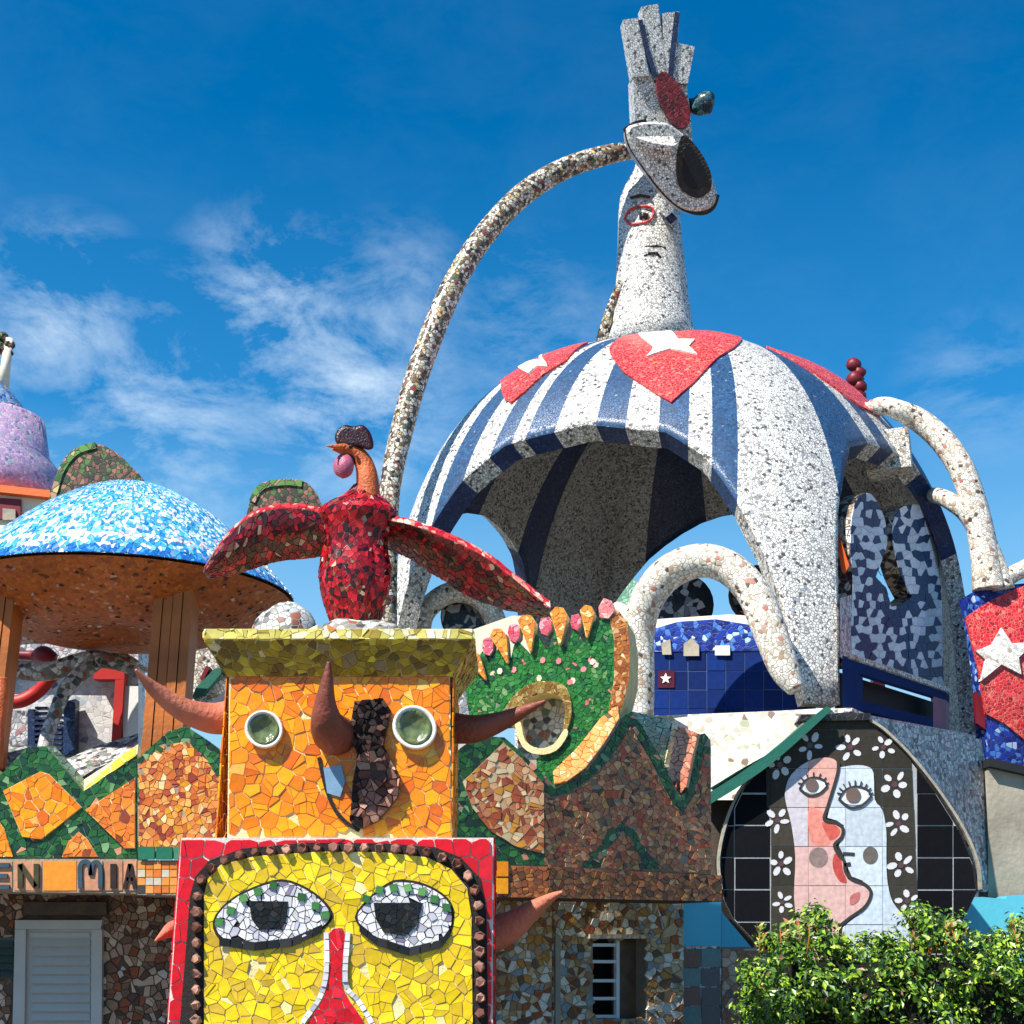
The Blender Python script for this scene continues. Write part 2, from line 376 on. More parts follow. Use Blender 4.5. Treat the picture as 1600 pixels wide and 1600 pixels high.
def poly3(name, pts, d, mat, parent=None):     # solid plate through (u,v,Y) corners, thickness d
    P = [at(*p) for p in pts]; n = len(P); c = sum(P, Vector())/n; nn = Vector()
    for i in range(n): nn += (P[i]-c).cross(P[(i+1) % n]-c)
    nn.normalize()
    if nn.dot(EYE-c) < 0: nn = -nn
    Q = [p-nn*d for p in P]
    fs = [tuple(range(n)), tuple(range(2*n-1, n-1, -1))]+[(i, n+i, n+(i+1) % n, (i+1) % n) for i in range(n)]
    return mk(name, P+Q, fs, mat, parent)
class Tri:                                     # oblique plane through three (u,v,Y) points
    def __init__(s, a, b, c):
        A, B, D = at(*a), at(*b), at(*c); s.p = A; s.n = (B-A).cross(D-A).normalized()
        if s.n.dot(EYE-A) < 0: s.n = -s.n
    def __call__(s, u, v, h=0.0):
        r = ray(u, v); t = (s.p-EYE).dot(s.n)/r.dot(s.n); return EYE+r*t+s.n*h
def slabT(name, poly, S, d, mat, parent=None):
    f = [S(p[0], p[1]) for p in poly]; b = [p-S.n*d for p in f]; n = len(poly)
    fs = [tuple(range(n)), tuple(range(2*n-1, n-1, -1))]+[(i, n+i, n+(i+1) % n, (i+1) % n) for i in range(n)]
    return mk(name, f+b, fs, mat, parent)
def box(name, x0, x1, y0, y1, z0, z1, mat, parent=None):
    vs = [Vector((x, y, z)) for z in (z0, z1) for x, y in ((x0, y0), (x1, y0), (x1, y1), (x0, y1))]
    return mk(name, vs, [(0, 3, 2, 1), (4, 5, 6, 7), (0, 1, 5, 4), (1, 2, 6, 5), (2, 3, 7, 6), (3, 0, 4, 7)], mat, parent)
def tube3(name, P, R, mat, parent=None, seg=14, flat=1.0, cap=True):
    P = [Vector(p) for p in P]; vs, fs = [], []; up = None
    for i, p in enumerate(P):
        t = (P[min(i+1, len(P)-1)]-P[max(i-1, 0)]).normalized()
        if up is None: up = Vector((0, -1, 0.01)); 
        up = (up - t*up.dot(t)).normalized(); s = t.cross(up)
        for k in range(seg):
            a = 2*pi*k/seg; vs.append(p + (s*cos(a) + up*sin(a)*flat)*R[i])
    for i in range(len(P)-1):
        for k in range(seg):
            fs.append((i*seg+k, i*seg+(k+1) % seg, (i+1)*seg+(k+1) % seg, (i+1)*seg+k))
    if cap: fs += [tuple(range(seg)), tuple(range((len(P)-1)*seg, len(P)*seg))]
    return mk(name, vs, fs, mat, parent, smooth=True)
def tube(name, pts, mat, parent=None, k=6, seg=14, flat=1.0):    # pts: (u, v, Y, radius in photo pixels)
    q = curve(pts, k); P = [at(a[0], a[1], a[2]) for a in q]; R = [max(.002, px(P[i], q[i][3])) for i in range(len(q))]
    return tube3(name, P, R, mat, parent, seg, flat)
def tube_surface(pts, k=6, flat=1.0):          # S(a, b, h): a = metres along the tube, b = metres round it
    q = curve(pts, k); P = [at(a[0], a[1], a[2]) for a in q]; R = [px(P[i], q[i][3]) for i in range(len(q))]
    L_ = [0]
    for i in range(1, len(P)): L_.append(L_[-1]+(P[i]-P[i-1]).length)
    rm = sum(R)/len(R); fr = []; up = Vector((0, -1, .01))
    for i in range(len(P)):
        t = (P[min(i+1, len(P)-1)]-P[max(i-1, 0)]).normalized(); up = (up-t*up.dot(t)).normalized(); fr.append((t.cross(up), up.copy()))
    def S(a, b, h):
        a = max(0, min(L_[-1], a)); i = 0
        while i < len(L_)-2 and L_[i+1] < a: i += 1
        f = (a-L_[i])/(L_[i+1]-L_[i]); p = P[i].lerp(P[i+1], f); s = fr[i][0].lerp(fr[i+1][0], f); u = fr[i][1].lerp(fr[i+1][1], f)
        g = b/rm; r = R[i]+(R[i+1]-R[i])*f+h
        return p + s*cos(g)*r + u*sin(g)*r*flat
    return S, L_[-1], 2*pi*rm
def surf(name, S, us, vs_, mat, parent=None, smooth=True, closeu=False, cols=None):
    V = [S(a, b) for b in vs_ for a in us]; n = len(us); fs = []
    for j in range(len(vs_)-1):
        for i in range(n if closeu else n-1):
            fs.append((j*n+i, j*n+(i+1) % n, (j+1)*n+(i+1) % n, (j+1)*n+i))
    return mk(name, V, fs, mat, parent, smooth=smooth)
def lathe(name, c, prof, mat, parent=None, seg=28, axis=None, squash=(1, 1)):
    ax = (axis or Vector((0, 0, 1))).normalized(); a1 = ax.orthogonal().normalized(); a2 = ax.cross(a1)
    vs, fs = [], []
    for r, z in prof:
        for k in range(seg):
            a = 2*pi*k/seg; vs.append(c+a1*cos(a)*r*squash[0]+a2*sin(a)*r*squash[1]+ax*z)
    for i in range(len(prof)-1):
        for k in range(seg): fs.append((i*seg+k, i*seg+(k+1) % seg, (i+1)*seg+(k+1) % seg, (i+1)*seg+k))
    fs += [tuple(range(seg)), tuple(range((len(prof)-1)*seg, len(prof)*seg))]
    return mk(name, vs, fs, mat, parent, smooth=True)
def ball(name, c, r, mat, parent=None, sq=(1, 1, 1), nu=20, nv=12, lump=0.0, seed=0):
    rn = random.Random(seed); vs, fs = [], []
    ph = [rn.uniform(0, 6.28) for _ in range(6)]
    for j in range(nv+1):
        b = pi*j/nv
        for i in range(nu):
            a = 2*pi*i/nu; k = 1+lump*(sin(3*a+ph[0])*sin(2*b+ph[1])+.6*sin(5*a+ph[2])*sin(4*b+ph[3]))
            vs.append(c+Vector((r*sq[0]*sin(b)*cos(a)*k, r*sq[1]*sin(b)*sin(a)*k, r*sq[2]*cos(b)*k)))
    for j in range(nv):
        for i in range(nu): fs.append((j*nu+i, j*nu+(i+1) % nu, (j+1)*nu+(i+1) % nu, (j+1)*nu+i))
    return mk(name, vs, fs, mat, parent, smooth=True)
def ribbon(name, pts, wpx, S, h, mat, parent, k=5, th=None):    # raised strip along a photo-pixel polyline
    q = curve(pts, k) if k > 1 else pts; n = len(q); L1, R1 = [], []
    for i in range(n):
        a = q[max(0, i-1)]; b = q[min(n-1, i+1)]; dx, dy = b[0]-a[0], b[1]-a[1]; m = math.hypot(dx, dy) or 1
        ww = wpx(i/(n-1)) if callable(wpx) else wpx
        L1.append((q[i][0]-dy/m*ww/2, q[i][1]+dx/m*ww/2)); R1.append((q[i][0]+dy/m*ww/2, q[i][1]-dx/m*ww/2))
    V = [S(*p, h) for p in L1]+[S(*p, h) for p in R1]+[S(*p, 0) for p in L1]+[S(*p, 0) for p in R1]; fs = []
    for i in range(n-1):
        fs += [(i, i+1, n+i+1, n+i), (i, i+1, 2*n+i+1, 2*n+i), (n+i, n+i+1, 3*n+i+1, 3*n+i)]
    fs += [(0, n, 3*n, 2*n), (n-1, 2*n-1, 4*n-1, 3*n-1)]
    return mk(name, V, fs, mat, parent)
def ell(cx, cy, rx, ry, n=16, rot=0.0):
    return [(cx+rx*cos(2*pi*i/n)*cos(rot)-ry*sin(2*pi*i/n)*sin(rot), cy+rx*cos(2*pi*i/n)*sin(rot)+ry*sin(2*pi*i/n)*cos(rot)) for i in range(n)]
def vor(region, s, seed=1, sy=None, holes=(), jit=.5, soft=False):
    return cut(voronoi(region, s, sy or s, random.Random(seed), jit), region, holes, soft)
def gr(region, sx, sy, x0=None, y0=None, holes=(), brick=False):
    return cut(grid(region, sx, sy, x0, y0, brick), region, holes)
# ================================================================== SETTING
gm = plain('street_ground', C(104, 100, 94), .9, .2, .6, .4)
g = mk('ground', [Vector((-900, -300, 0)), Vector((900, -300, 0)), Vector((900, 2000, 0)), Vector((-900, 2000, 0))], [(0, 1, 2, 3)], gm); g['kind'] = 'structure'
# ================================================================== palettes for laid tiles
P_ORANGE = [(C(246, 144, 10), 34), (C(240, 126, 12), 30), (C(250, 164, 10), 22), (C(220, 104, 22), 12), (C(236, 180, 80), 2)]
P_YELLOW = [(C(232, 200, 20), 44), (C(216, 182, 24), 24), (C(242, 214, 40), 18), (C(206, 170, 50), 10), (C(230, 224, 150), 3)]
P_RED = [(C(206, 14, 32), 60), (C(188, 12, 30), 24), (C(222, 30, 48), 16)]
P_CAP = [(C(176, 150, 40), 30), (C(146, 120, 36), 34), (C(112, 88, 34), 22), (C(206, 184, 50), 10), (C(150, 130, 90), 5)]  # slopes toned darker than the lip for the shade beneath it
P_GREEN = [(C(34, 92, 44), 40), (C(28, 74, 48), 26), (C(60, 116, 56), 16), (C(24, 52, 40), 14), (C(120, 160, 110), 3), (C(200, 140, 110), 2)]
P_GREEN2 = [(C(38, 110, 44), 50), (C(52, 128, 54), 24), (C(26, 84, 44), 22), (C(110, 150, 90), 3), (C(200, 120, 110), 2)]
P_STONEOR = [(C(222, 132, 60), 24), (C(206, 108, 44), 18), (C(236, 164, 84), 18), (C(174, 78, 44), 12), (C(240, 206, 150), 10), (C(226, 150, 30), 12), (C(150, 60, 40), 5)]
P_BROWN = [(C(206, 126, 78), 26), (C(186, 104, 64), 22), (C(220, 156, 106), 16), (C(190, 80, 48), 12), (C(140, 104, 70), 12), (C(214, 150, 74), 6), (C(96, 60, 44), 8)]
P_MIX = [(C(196, 128, 84), 20), (C(214, 170, 124), 20), (C(172, 84, 52), 16), (C(226, 200, 156), 14), (C(206, 140, 50), 10), (C(150, 70, 44), 10)]
P_BIRD = [(C(176, 16, 32), 30), (C(130, 14, 26), 32), (C(206, 40, 50), 10), (C(50, 16, 20), 20), (C(206, 180, 150), 2.5), (C(130, 80, 50), 3)]
P_WING = [(C(130, 14, 28), 30), (C(90, 14, 26), 26), (C(52, 20, 22), 24), (C(176, 24, 40), 12), (C(96, 66, 48), 8), (C(170, 140, 120), 3)]
P_CHIP = [(C(150, 104, 90), 30), (C(176, 132, 112), 26), (C(124, 80, 68), 20), (C(104, 66, 54), 12)]
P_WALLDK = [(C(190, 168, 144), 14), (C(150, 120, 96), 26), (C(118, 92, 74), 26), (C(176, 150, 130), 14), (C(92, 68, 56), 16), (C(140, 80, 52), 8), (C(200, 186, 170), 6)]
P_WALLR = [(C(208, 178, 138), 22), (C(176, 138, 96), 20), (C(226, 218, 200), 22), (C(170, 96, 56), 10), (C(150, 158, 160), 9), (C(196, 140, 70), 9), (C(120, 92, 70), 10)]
P_LBLUE = [(C(72, 164, 212), 32), (C(130, 200, 228), 20), (C(222, 234, 238), 32), (C(44, 132, 196), 12), (C(90, 190, 200), 7), (C(210, 180, 200), 3)]
P_EYEW = [(C(214, 212, 216), 60), (C(180, 178, 190), 20), (C(234, 232, 230), 20), (C(130, 120, 140), 5)]
P_BLACK = [(C(26, 26, 26), 60), (C(44, 42, 40), 30), (C(14, 14, 16), 10)]
P_NAVY = [(C(6, 34, 92), 50), (C(9, 40, 104), 30), (C(5, 28, 78), 20)]
P_CHECK = [(C(16, 50, 96), 44), (C(226, 226, 230), 46), (C(170, 172, 182), 8)]
P_CHECKB = [(C(22, 24, 34), 52), (C(170, 164, 164), 34), (C(120, 118, 124), 10)]
P_WHITE = [(C(232, 230, 226), 70), (C(204, 200, 196), 16), (C(150, 140, 134), 8)]

# ================================================================== 1. GATE PILLAR WITH FACES
YP = 8.0; FP = F(YP); FB = F(YP-0.10)
pil = thing('mosaic_pillar', 'square gate pillar with yellow eyed face in red frame and orange horned head above', 'pillar', (at(520, 1500, YP+.4).x, YP+.4, 0))
slab('pillar_core', [(358, 1055), (703, 1055), (706, 1312), (355, 1312)], FP, .75, M['grout_y'], pil)
zt = at(520, 1309, YP-.1).z
xl = at(283, 1309, YP-.1).x; xr = at(771, 1309, YP-.1).x
zlo = at(520, 1690, YP-.1).z; ol_ = proj(Vector((xl, YP-.1, zlo)))[0]+1.5; or_ = proj(Vector((xr, YP-.1, zlo)))[0]-1.5
box('face_block', xl, xr, YP-.1, YP+.85, 0, zt, M['grout_w'], pil)
orange_reg = [(360, 1057), (702, 1057), (705, 1307), (357, 1307)]
nose_reg = [(556, 1098), (600, 1094), (612, 1112), (600, 1165), (612, 1190), (626, 1216), (622, 1248), (592, 1284), (566, 1296), (548, 1284), (552, 1230), (560, 1180), (545, 1150)]
dark_reg = [(486, 1150), (545, 1160), (548, 1284), (560, 1300), (536, 1290), (514, 1240), (503, 1195)]
tiles('orange_tile', FP, vor(orange_reg, 22.5, 11, 18, holes=[nose_reg, ell(414, 1142, 30, 27), ell(648, 1140, 34, 30)], soft=True), P_ORANGE, pil, h=.014, gap=.09, seed=12)
# dark inlay band of the nose, stone nose
ribbon('nose_outline', [(499, 1184), (509, 1228), (522, 1262), (540, 1284), (562, 1298)], 6, FP, .02, M['grout_blk'], pil)
slab('nose_bed', nose_reg, FP, .05, M['grout_dark'], pil, h=.045)
tiles('nose_stone', FP, vor(nose_reg, 12, 4, 11), P_CHIP, pil, h=.05, gap=.12, mat=STONE, seed=5, base=.045, tilt=.8, colf=lambda m, r_: pick([(C(40, 28, 28), 60), (C(84, 56, 48), 20)] if (m[1] < 1178 and m[0] > 552) or m[0] < 562 else P_CHIP, r_))  # chips beside the horn coloured near black for its cast shadow
slab('blue_inlay', [(506, 1200), (534, 1196), (540, 1222), (532, 1246), (512, 1240)], FP, .03, plain('pale_blue_glaze', C(118, 150, 176), .25, .1, 12, .1), pil, h=.024)
# round plates as eyes
for cx, cy, r, rot in ((414, 1142, 31, 0), (648, 1139, 36, 0)):
    c = FP(cx, cy, .0); R = px(c, r)
    e = lathe('eye_plate', c, [(R*.7, 0), (R*.98, .03), (R, .055), (R*.93, .066), (R*.80, .05), (R*.72, .03), (R*.3, .012), (.002, .008)], M['plate'], pil, axis=Vector((0.06, -1, .02)), squash=(.92, 1))
    e2 = lathe('eye_bowl', c+Vector((0, -.004, 0)), [(R*.79, .0), (R*.78, .052), (R*.6, .03), (R*.3, .018), (.002, .016)], M['glassg'], pil, axis=Vector((0.06, -1, .02)), squash=(.92, 1))
# flared cap: four sloping faces, thick lip
def quadS(A, B, Cc, D):       # unit square -> bilinear patch with outward offset
    A, B, Cc, D = map(Vector, (A, B, Cc, D)); n = (B-A).cross(D-A).normalized()
    return (lambda a, b, h=0: (A*(1-a)+B*a)*(1-b)+(D*(1-a)+Cc*a)*b+n*h), n
zb = at(520, 1057, YP).z; zl = at(520, 998, YP-.15).z; zt2 = at(520, 982, YP-.15).z
x0, x1 = at(359, 1057, YP).x, at(703, 1057, YP).x; y0, y1 = YP-.005, YP+.76
ov = .135
lo = [(x0-.012, y0-.01), (x1+.012, y0-.01), (x1+.012, y1+.01), (x0-.012, y1+.01)]
hi = [(x0-ov, y0-ov), (x1+ov, y0-ov), (x1+ov, y1+ov), (x0-ov, y1+ov)]
lv = [Vector((*p, zb)) for p in lo]+[Vector((*p, zl)) for p in hi]+[Vector((*p, zt2)) for p in hi]
fs = [(3, 2, 1, 0), (8, 9, 10, 11)]+[(i, (i+1) % 4, 4+(i+1) % 4, 4+i) for i in range(4)]+[(4+i, 4+(i+1) % 4, 8+(i+1) % 4, 8+i) for i in range(4)]
mk('cap', lv, fs, M['grout_y'], pil)
for i in (0, 1, 3):
    j = (i+1) % 4; S, n = quadS(lv[i], lv[j], lv[4+j], lv[4+i]); wd = (lv[j]-lv[i]).length; hh = (lv[4+i]-lv[i]).length
    S2 = (lambda S, wd, hh: lambda a, b, h=0: S(a/wd, b/hh, h))(S, wd, hh)
    tiles('cap_tile', S2, vor([(0, 0), (wd, 0), (wd, hh), (0, hh)], .058, 20+i, .05), P_CAP, pil, h=.012, seed=30+i, limit=130, stuff=None)
    S, n = quadS(lv[4+i], lv[4+j], lv[8+j], lv[8+i]); w2 = (lv[4+j]-lv[4+i]).length; h2 = zt2-zl
    S2 = (lambda S, wd, hh: lambda a, b, h=0: S(a/wd, b/hh, h))(S, w2, h2)
    tiles('lip_tile', S2, vor([(0, 0), (w2, 0), (w2, h2), (0, h2)], .05, 40+i, .06), [(C(222, 208, 110), 40), (C(200, 190, 90), 20), (C(236, 230, 190), 20), (C(176, 150, 60), 16)], pil, h=.012, seed=44+i)
for xs, sg, za, zb_, ya, yb, pal_, sz in ((x1, 1, zt, zb, YP, YP+.75, P_ORANGE, .075), (x0, -1, zt, zb, YP, YP+.75, P_ORANGE, .075), (xr, 1, .9, zt, YP-.1, YP+.85, P_RED, .12), (xl, -1, .9, zt, YP-.1, YP+.85, P_RED, .12)):
    side_S = (lambda xs, sg: lambda a, b, h=0: Vector((xs+sg*(h+(.012 if za > 1 else 0)), a, b)))(xs+(.006*sg if za > 1 else 0), sg)
    tiles('side_tile', side_S, vor([(ya, za), (yb, za), (yb, zb_), (ya, zb_)], sz, 7), pal_, pil, h=.012, seed=9, limit=60)
rn = random.Random(3)
for k in range(26):           # heap of broken crockery bedded round the bird's foot
    a = rn.uniform(0, 2*pi); rr = rn.uniform(.12, .42); cxx = at(552, 975, YP).x + cos(a)*rr*1.15; cyy = YP+.32+sin(a)*rr*.8
    zc = zt2 + .02+ .11*max(0, 1-rr/.45)
    q = [Vector((cxx+cos(t)*rn.uniform(.04, .09), cyy+sin(t)*rn.uniform(.04, .08), zc+rn.uniform(-.02, .03))) for t in sorted(rn.uniform(0, 6.28) for _ in range(5))]
    q2 = [p-Vector((0, 0, .03)) for p in q]; n = 5
    col = rn.choice([C(220, 110, 60), C(230, 224, 214), C(236, 226, 200), C(190, 150, 130), C(120, 120, 116), C(226, 130, 70)])
    mk('crockery_shard', q+q2, [tuple(range(n)), tuple(range(2*n-1, n-1, -1))]+[(i, n+i, n+(i+1) % n, (i+1) % n) for i in range(n)], GLAZE, pil, cols=[col]*(n+2))
ball('mortar_mound', Vector((at(552, 975, YP).x, YP+.34, zt2-.03)), .4, M['rubble'], pil, sq=(1.0, .7, .5), lump=.07)
# horns
horn = lambda nm, pts, m=M['clay'], k=8: tube(nm, pts, m, pil, k=k, seg=16)
horn('horn', [(362, 1120, YP+.25, 27), (330, 1122, YP+.2, 24), (285, 1108, YP+.1, 18), (245, 1080, YP, 12), (222, 1058, YP-.08, 6), (212, 1046, YP-.12, 2)])
horn('horn', [(696, 1136, YP+.3, 25), (740, 1139, YP+.25, 22), (785, 1126, YP+.18, 15), (820, 1110, YP+.1, 9), (852, 1095, YP+.02, 2)], M['clay_dk'])
horn('horn', [(765, 1462, YP+.35, 28), (800, 1446, YP+.3, 23), (835, 1420, YP+.2, 14), (862, 1402, YP+.1, 7), (878, 1394, YP+.02, 2.5)])
horn('horn', [(290, 1452, YP+.3, 17), (270, 1452, YP+.22, 13), (256, 1460, YP+.1, 7), (243, 1470, YP, 2)])
horn('nose_horn', [(530, 1150, YP+.03, 31), (518, 1144, YP-.12, 31), (510, 1126, YP-.24, 25), (508, 1098, YP-.30, 17), (511, 1066, YP-.34, 10), (514, 1034, YP-.37, 3)], M['clay_dk'])
# lower face: red frame, stone chips, yellow shards
face = [(320, 1690), (320, 1402), (326, 1374), (345, 1352), (400, 1338), (500, 1331), (600, 1332), (668, 1340), (705, 1358), (730, 1388), (737, 1430), (740, 1690)]
ring = [(ol_+18, 1690), (298, 1400), (306, 1370), (328, 1345), (380, 1326), (480, 1317), (600, 1318), (680, 1324), (720, 1340), (750, 1372), (760, 1420), (764, 1690)]
outer = [(ol_, 1690), (284, 1312), (770, 1310), (or_, 1690)]
redcells = cut(voronoi(outer, 30, 32, random.Random(2), .24), outer, [ring], True)
tiles('red_tile', FB, redcells, P_RED, pil, h=.02, gap=.07, seed=3, tilt=.1)
slab('chip_bed', ring, FB, .02, M['grout_blk'], pil, h=.017)  # black bed stands in for the shadow around the chips
eyeL = curve([(334, 1440), (358, 1408), (398, 1386), (442, 1374), (482, 1388), (512, 1412), (521, 1434), (500, 1456), (456, 1474), (400, 1480), (348, 1470)], 3, True)
eyeR = curve([(555, 1434), (574, 1406), (600, 1384), (622, 1375), (658, 1379), (692, 1396), (709, 1420), (706, 1456), (686, 1474), (648, 1486), (610, 1478), (576, 1460)], 3, True)
noseR = [(515, 1458), (522, 1450), (536, 1450), (541, 1462), (537, 1500), (535, 1540), (548, 1564), (566, 1590), (580, 1640), (470, 1640), (480, 1600), (505, 1562), (515, 1525), (517, 1490)]
slab('face_bed', face, FB, .03, M['grout_y'], pil, h=.018)
tiles('yellow_tile', FB, vor(face, 20, 9, 17, holes=[eyeL, eyeR, noseR], soft=True), P_YELLOW, pil, h=.013, gap=.09, seed=10, base=.018)
rn = random.Random(5)
path = dens([(308, 1640), (309, 1404), (316, 1376), (338, 1350), (388, 1333), (480, 1325), (600, 1325), (674, 1332), (712, 1348), (740, 1378), (749, 1424), (752, 1640)], 3)[:-150]
acc_, last, cnt = 0, None, 0
for i in range(len(path)-1):
    d = math.hypot(path[i+1][0]-path[i][0], path[i+1][1]-path[i][1])
    acc_ += d
    if acc_ > 22.5:
        acc_ = 0; cx, cy = path[i]; s = rn.uniform(7.5, 9.5); a = rn.uniform(0, 1)
        q = [(cx+s*cos(a+t)*rn.uniform(.85, 1.15), cy+s*sin(a+t)*rn.uniform(.85, 1.15)) for t in (0, 1.2, 2.1, 3.3, 4.4, 5.4)]
        n = 6; up = [FB(*p, rn.uniform(.045, .075)) for p in [((p[0]-cx)*.75+cx, (p[1]-cy)*.75+cy) for p in q]]; md = [FB(*p, .03) for p in q]; bt = [FB(*p, .015) for p in q]
        fs = [tuple(range(n))]+[(i_, (i_+1) % n, n+(i_+1) % n, n+i_) for i_ in range(n)]+[(n+i_, n+(i_+1) % n, 2*n+(i_+1) % n, 2*n+i_) for i_ in range(n)]
        mk('stone_chip', up+md+bt, fs, STONE, pil, cols=[pick(P_CHIP, rn)]*len(fs))
def face_eye(out, pup, sq, lash):
    bed = slab('eye', out, FB, .03, M['grout_blk'], pil, h=.03); WLp = bed
    m = cen(out); inner = [(m[0]+(p[0]-m[0])*.955, m[1]+(p[1]-m[1])*.93) for p in out]
    tiles('eye_white_tile', FB, vor(inner, 13, 6, 11, holes=[pup], soft=True), P_EYEW, bed, h=.012, gap=.12, seed=7, base=.03, limit=160)
    slab('pupil', pup, FB, .01, M['grout_blk'], bed, h=.040)
    tiles('pupil_tile', FB, vor(pup, 10, 8, 10), P_BLACK, bed, h=.008, gap=.08, seed=8, base=.040)
    r_ = random.Random(2)
    for cx, cy in sq:
        a = r_.uniform(-.3, .3); q = [(cx+8.4*cos(a+pi/4+k*pi/2), cy+8.4*sin(a+pi/4+k*pi/2)) for k in range(4)]
        tiles('green_lid_tile', FB, [q], [(C(64, 118, 60), 1), (C(50, 100, 52), 1), (C(96, 150, 84), .6)], bed, h=.02, gap=.02, base=.040, seed=int(cx))
    for i in range(len(lash)-1):
        (ax, ay), (bx, by) = lash[i], lash[i+1]
        tiles('lash_tile', FB, [[(ax, ay-6), (bx, by-6), (bx, by+8), (ax, ay+8)]], P_BLACK, bed, h=.02, gap=.06, base=.034, seed=i)
def pl(pts, step):
    r = []
    for i in range(len(pts)-1):
        k = max(1, round(math.hypot(pts[i+1][0]-pts[i][0], pts[i+1][1]-pts[i][1])/step)); r += [(pts[i][0]+(pts[i+1][0]-pts[i][0])*j/k, pts[i][1]+(pts[i+1][1]-pts[i][1])*j/k) for j in range(k)]
    return r+[pts[-1]]
face_eye(eyeL, [(391, 1408), (452, 1409), (449, 1436), (440, 1453), (407, 1452), (395, 1436)], [(345, 1441), (363, 1423), (383, 1404), (405, 1394), (429, 1384), (473, 1402), (495, 1416), (510, 1430)], pl([(344, 1470), (400, 1478), (458, 1471), (505, 1450)], 17))
face_eye(eyeR, [(585, 1411), (661, 1411), (652, 1446), (634, 1463), (600, 1457), (588, 1436)], [(573, 1405), (594, 1391), (616, 1388), (638, 1388), (660, 1394), (679, 1405), (698, 1418)], pl([(562, 1448), (590, 1470), (640, 1486), (690, 1474), (704, 1455)], 17))
bed = slab('nose', noseR, FB, .03, M['grout_w'], pil, h=.03)
tiles('red_nose_tile', FB, vor(noseR, 17, 3, 20), P_RED, bed, h=.013, gap=.08, base=.03, seed=4)
for side in ([(511, 1456), (511, 1520), (500, 1560), (474, 1598), (460, 1640)], [(545, 1456), (541, 1535), (560, 1562), (582, 1598), (596, 1640)]):
    q = pl(curve(side, 4), 14)
    for i in range(len(q)-1):
        (ax, ay), (bx, by) = q[i], q[i+1]; m_ = math.hypot(bx-ax, by-ay) or 1; nx, ny = -(by-ay)/m_*4.5, (bx-ax)/m_*4.5
        tiles('white_strip_tile', FB, [[(ax+nx, ay+ny), (bx+nx, by+ny), (bx-nx, by-ny), (ax-nx, ay-ny)]], P_EYEW, bed, h=.018, gap=.1, base=.034, seed=i)

# ================================================================== 2. BIRD ON THE PILLAR
YB = YP+.32
bird = thing('bird_sculpture', 'red mosaic bird with spread drooping wings and clay neck standing on the pillar', 'sculpture', (at(555, 965, YB).x, YB, zt2))
def lat(profile, cxv):        # S(a,b,h) for a body of revolution drawn as (v, half-width px) rows; b along, a round
    Ls = [0]; pts = [(at(cxv(v), v, YB), hw) for v, hw in profile]; pts = [(p, px(p, hw)) for p, hw in pts]
    for i in range(1, len(pts)): Ls.append(Ls[-1]+(pts[i][0]-pts[i-1][0]).length)
    rm = max(r for _, r in pts)
    def S(a, b, h=0):
        i = 0
        while i < len(Ls)-2 and Ls[i+1] < b: i += 1
        f = max(0, min(1, (b-Ls[i])/(Ls[i+1]-Ls[i]))); p = pts[i][0].lerp(pts[i+1][0], f); r = pts[i][1]*(1-f)+pts[i+1][1]*f
        g = a/rm; fl = 1+.10*abs(sin(3.5*g))
        return p+Vector((cos(g)*(r*fl+h), sin(g)*(r*fl+h)*.8, 0))
    return S, Ls[-1], 2*pi*rm
prof = curve([(996, 28), (965, 38), (935, 47), (895, 52), (858, 47), (830, 50), (806, 60), (790, 47), (776, 27), (762, 18), (752, 14)], 4)
BS, BL, BW = lat(prof, lambda v: 556+(v < 800)*(800-v)*.38)
surf('body', lambda a, b: BS(a, b), [BW*i/60 for i in range(60)], [BL*i/40 for i in range(41)], M['grout'], bird, closeu=True)
tiles('red_tile', BS, vor([(-BW/2-.02, 0), (.02, 0), (.02, BL*.98), (-BW/2-.02, BL*.98)], .036, 5, .034), P_BIRD, bird, h=.01, seed=6, limit=300)
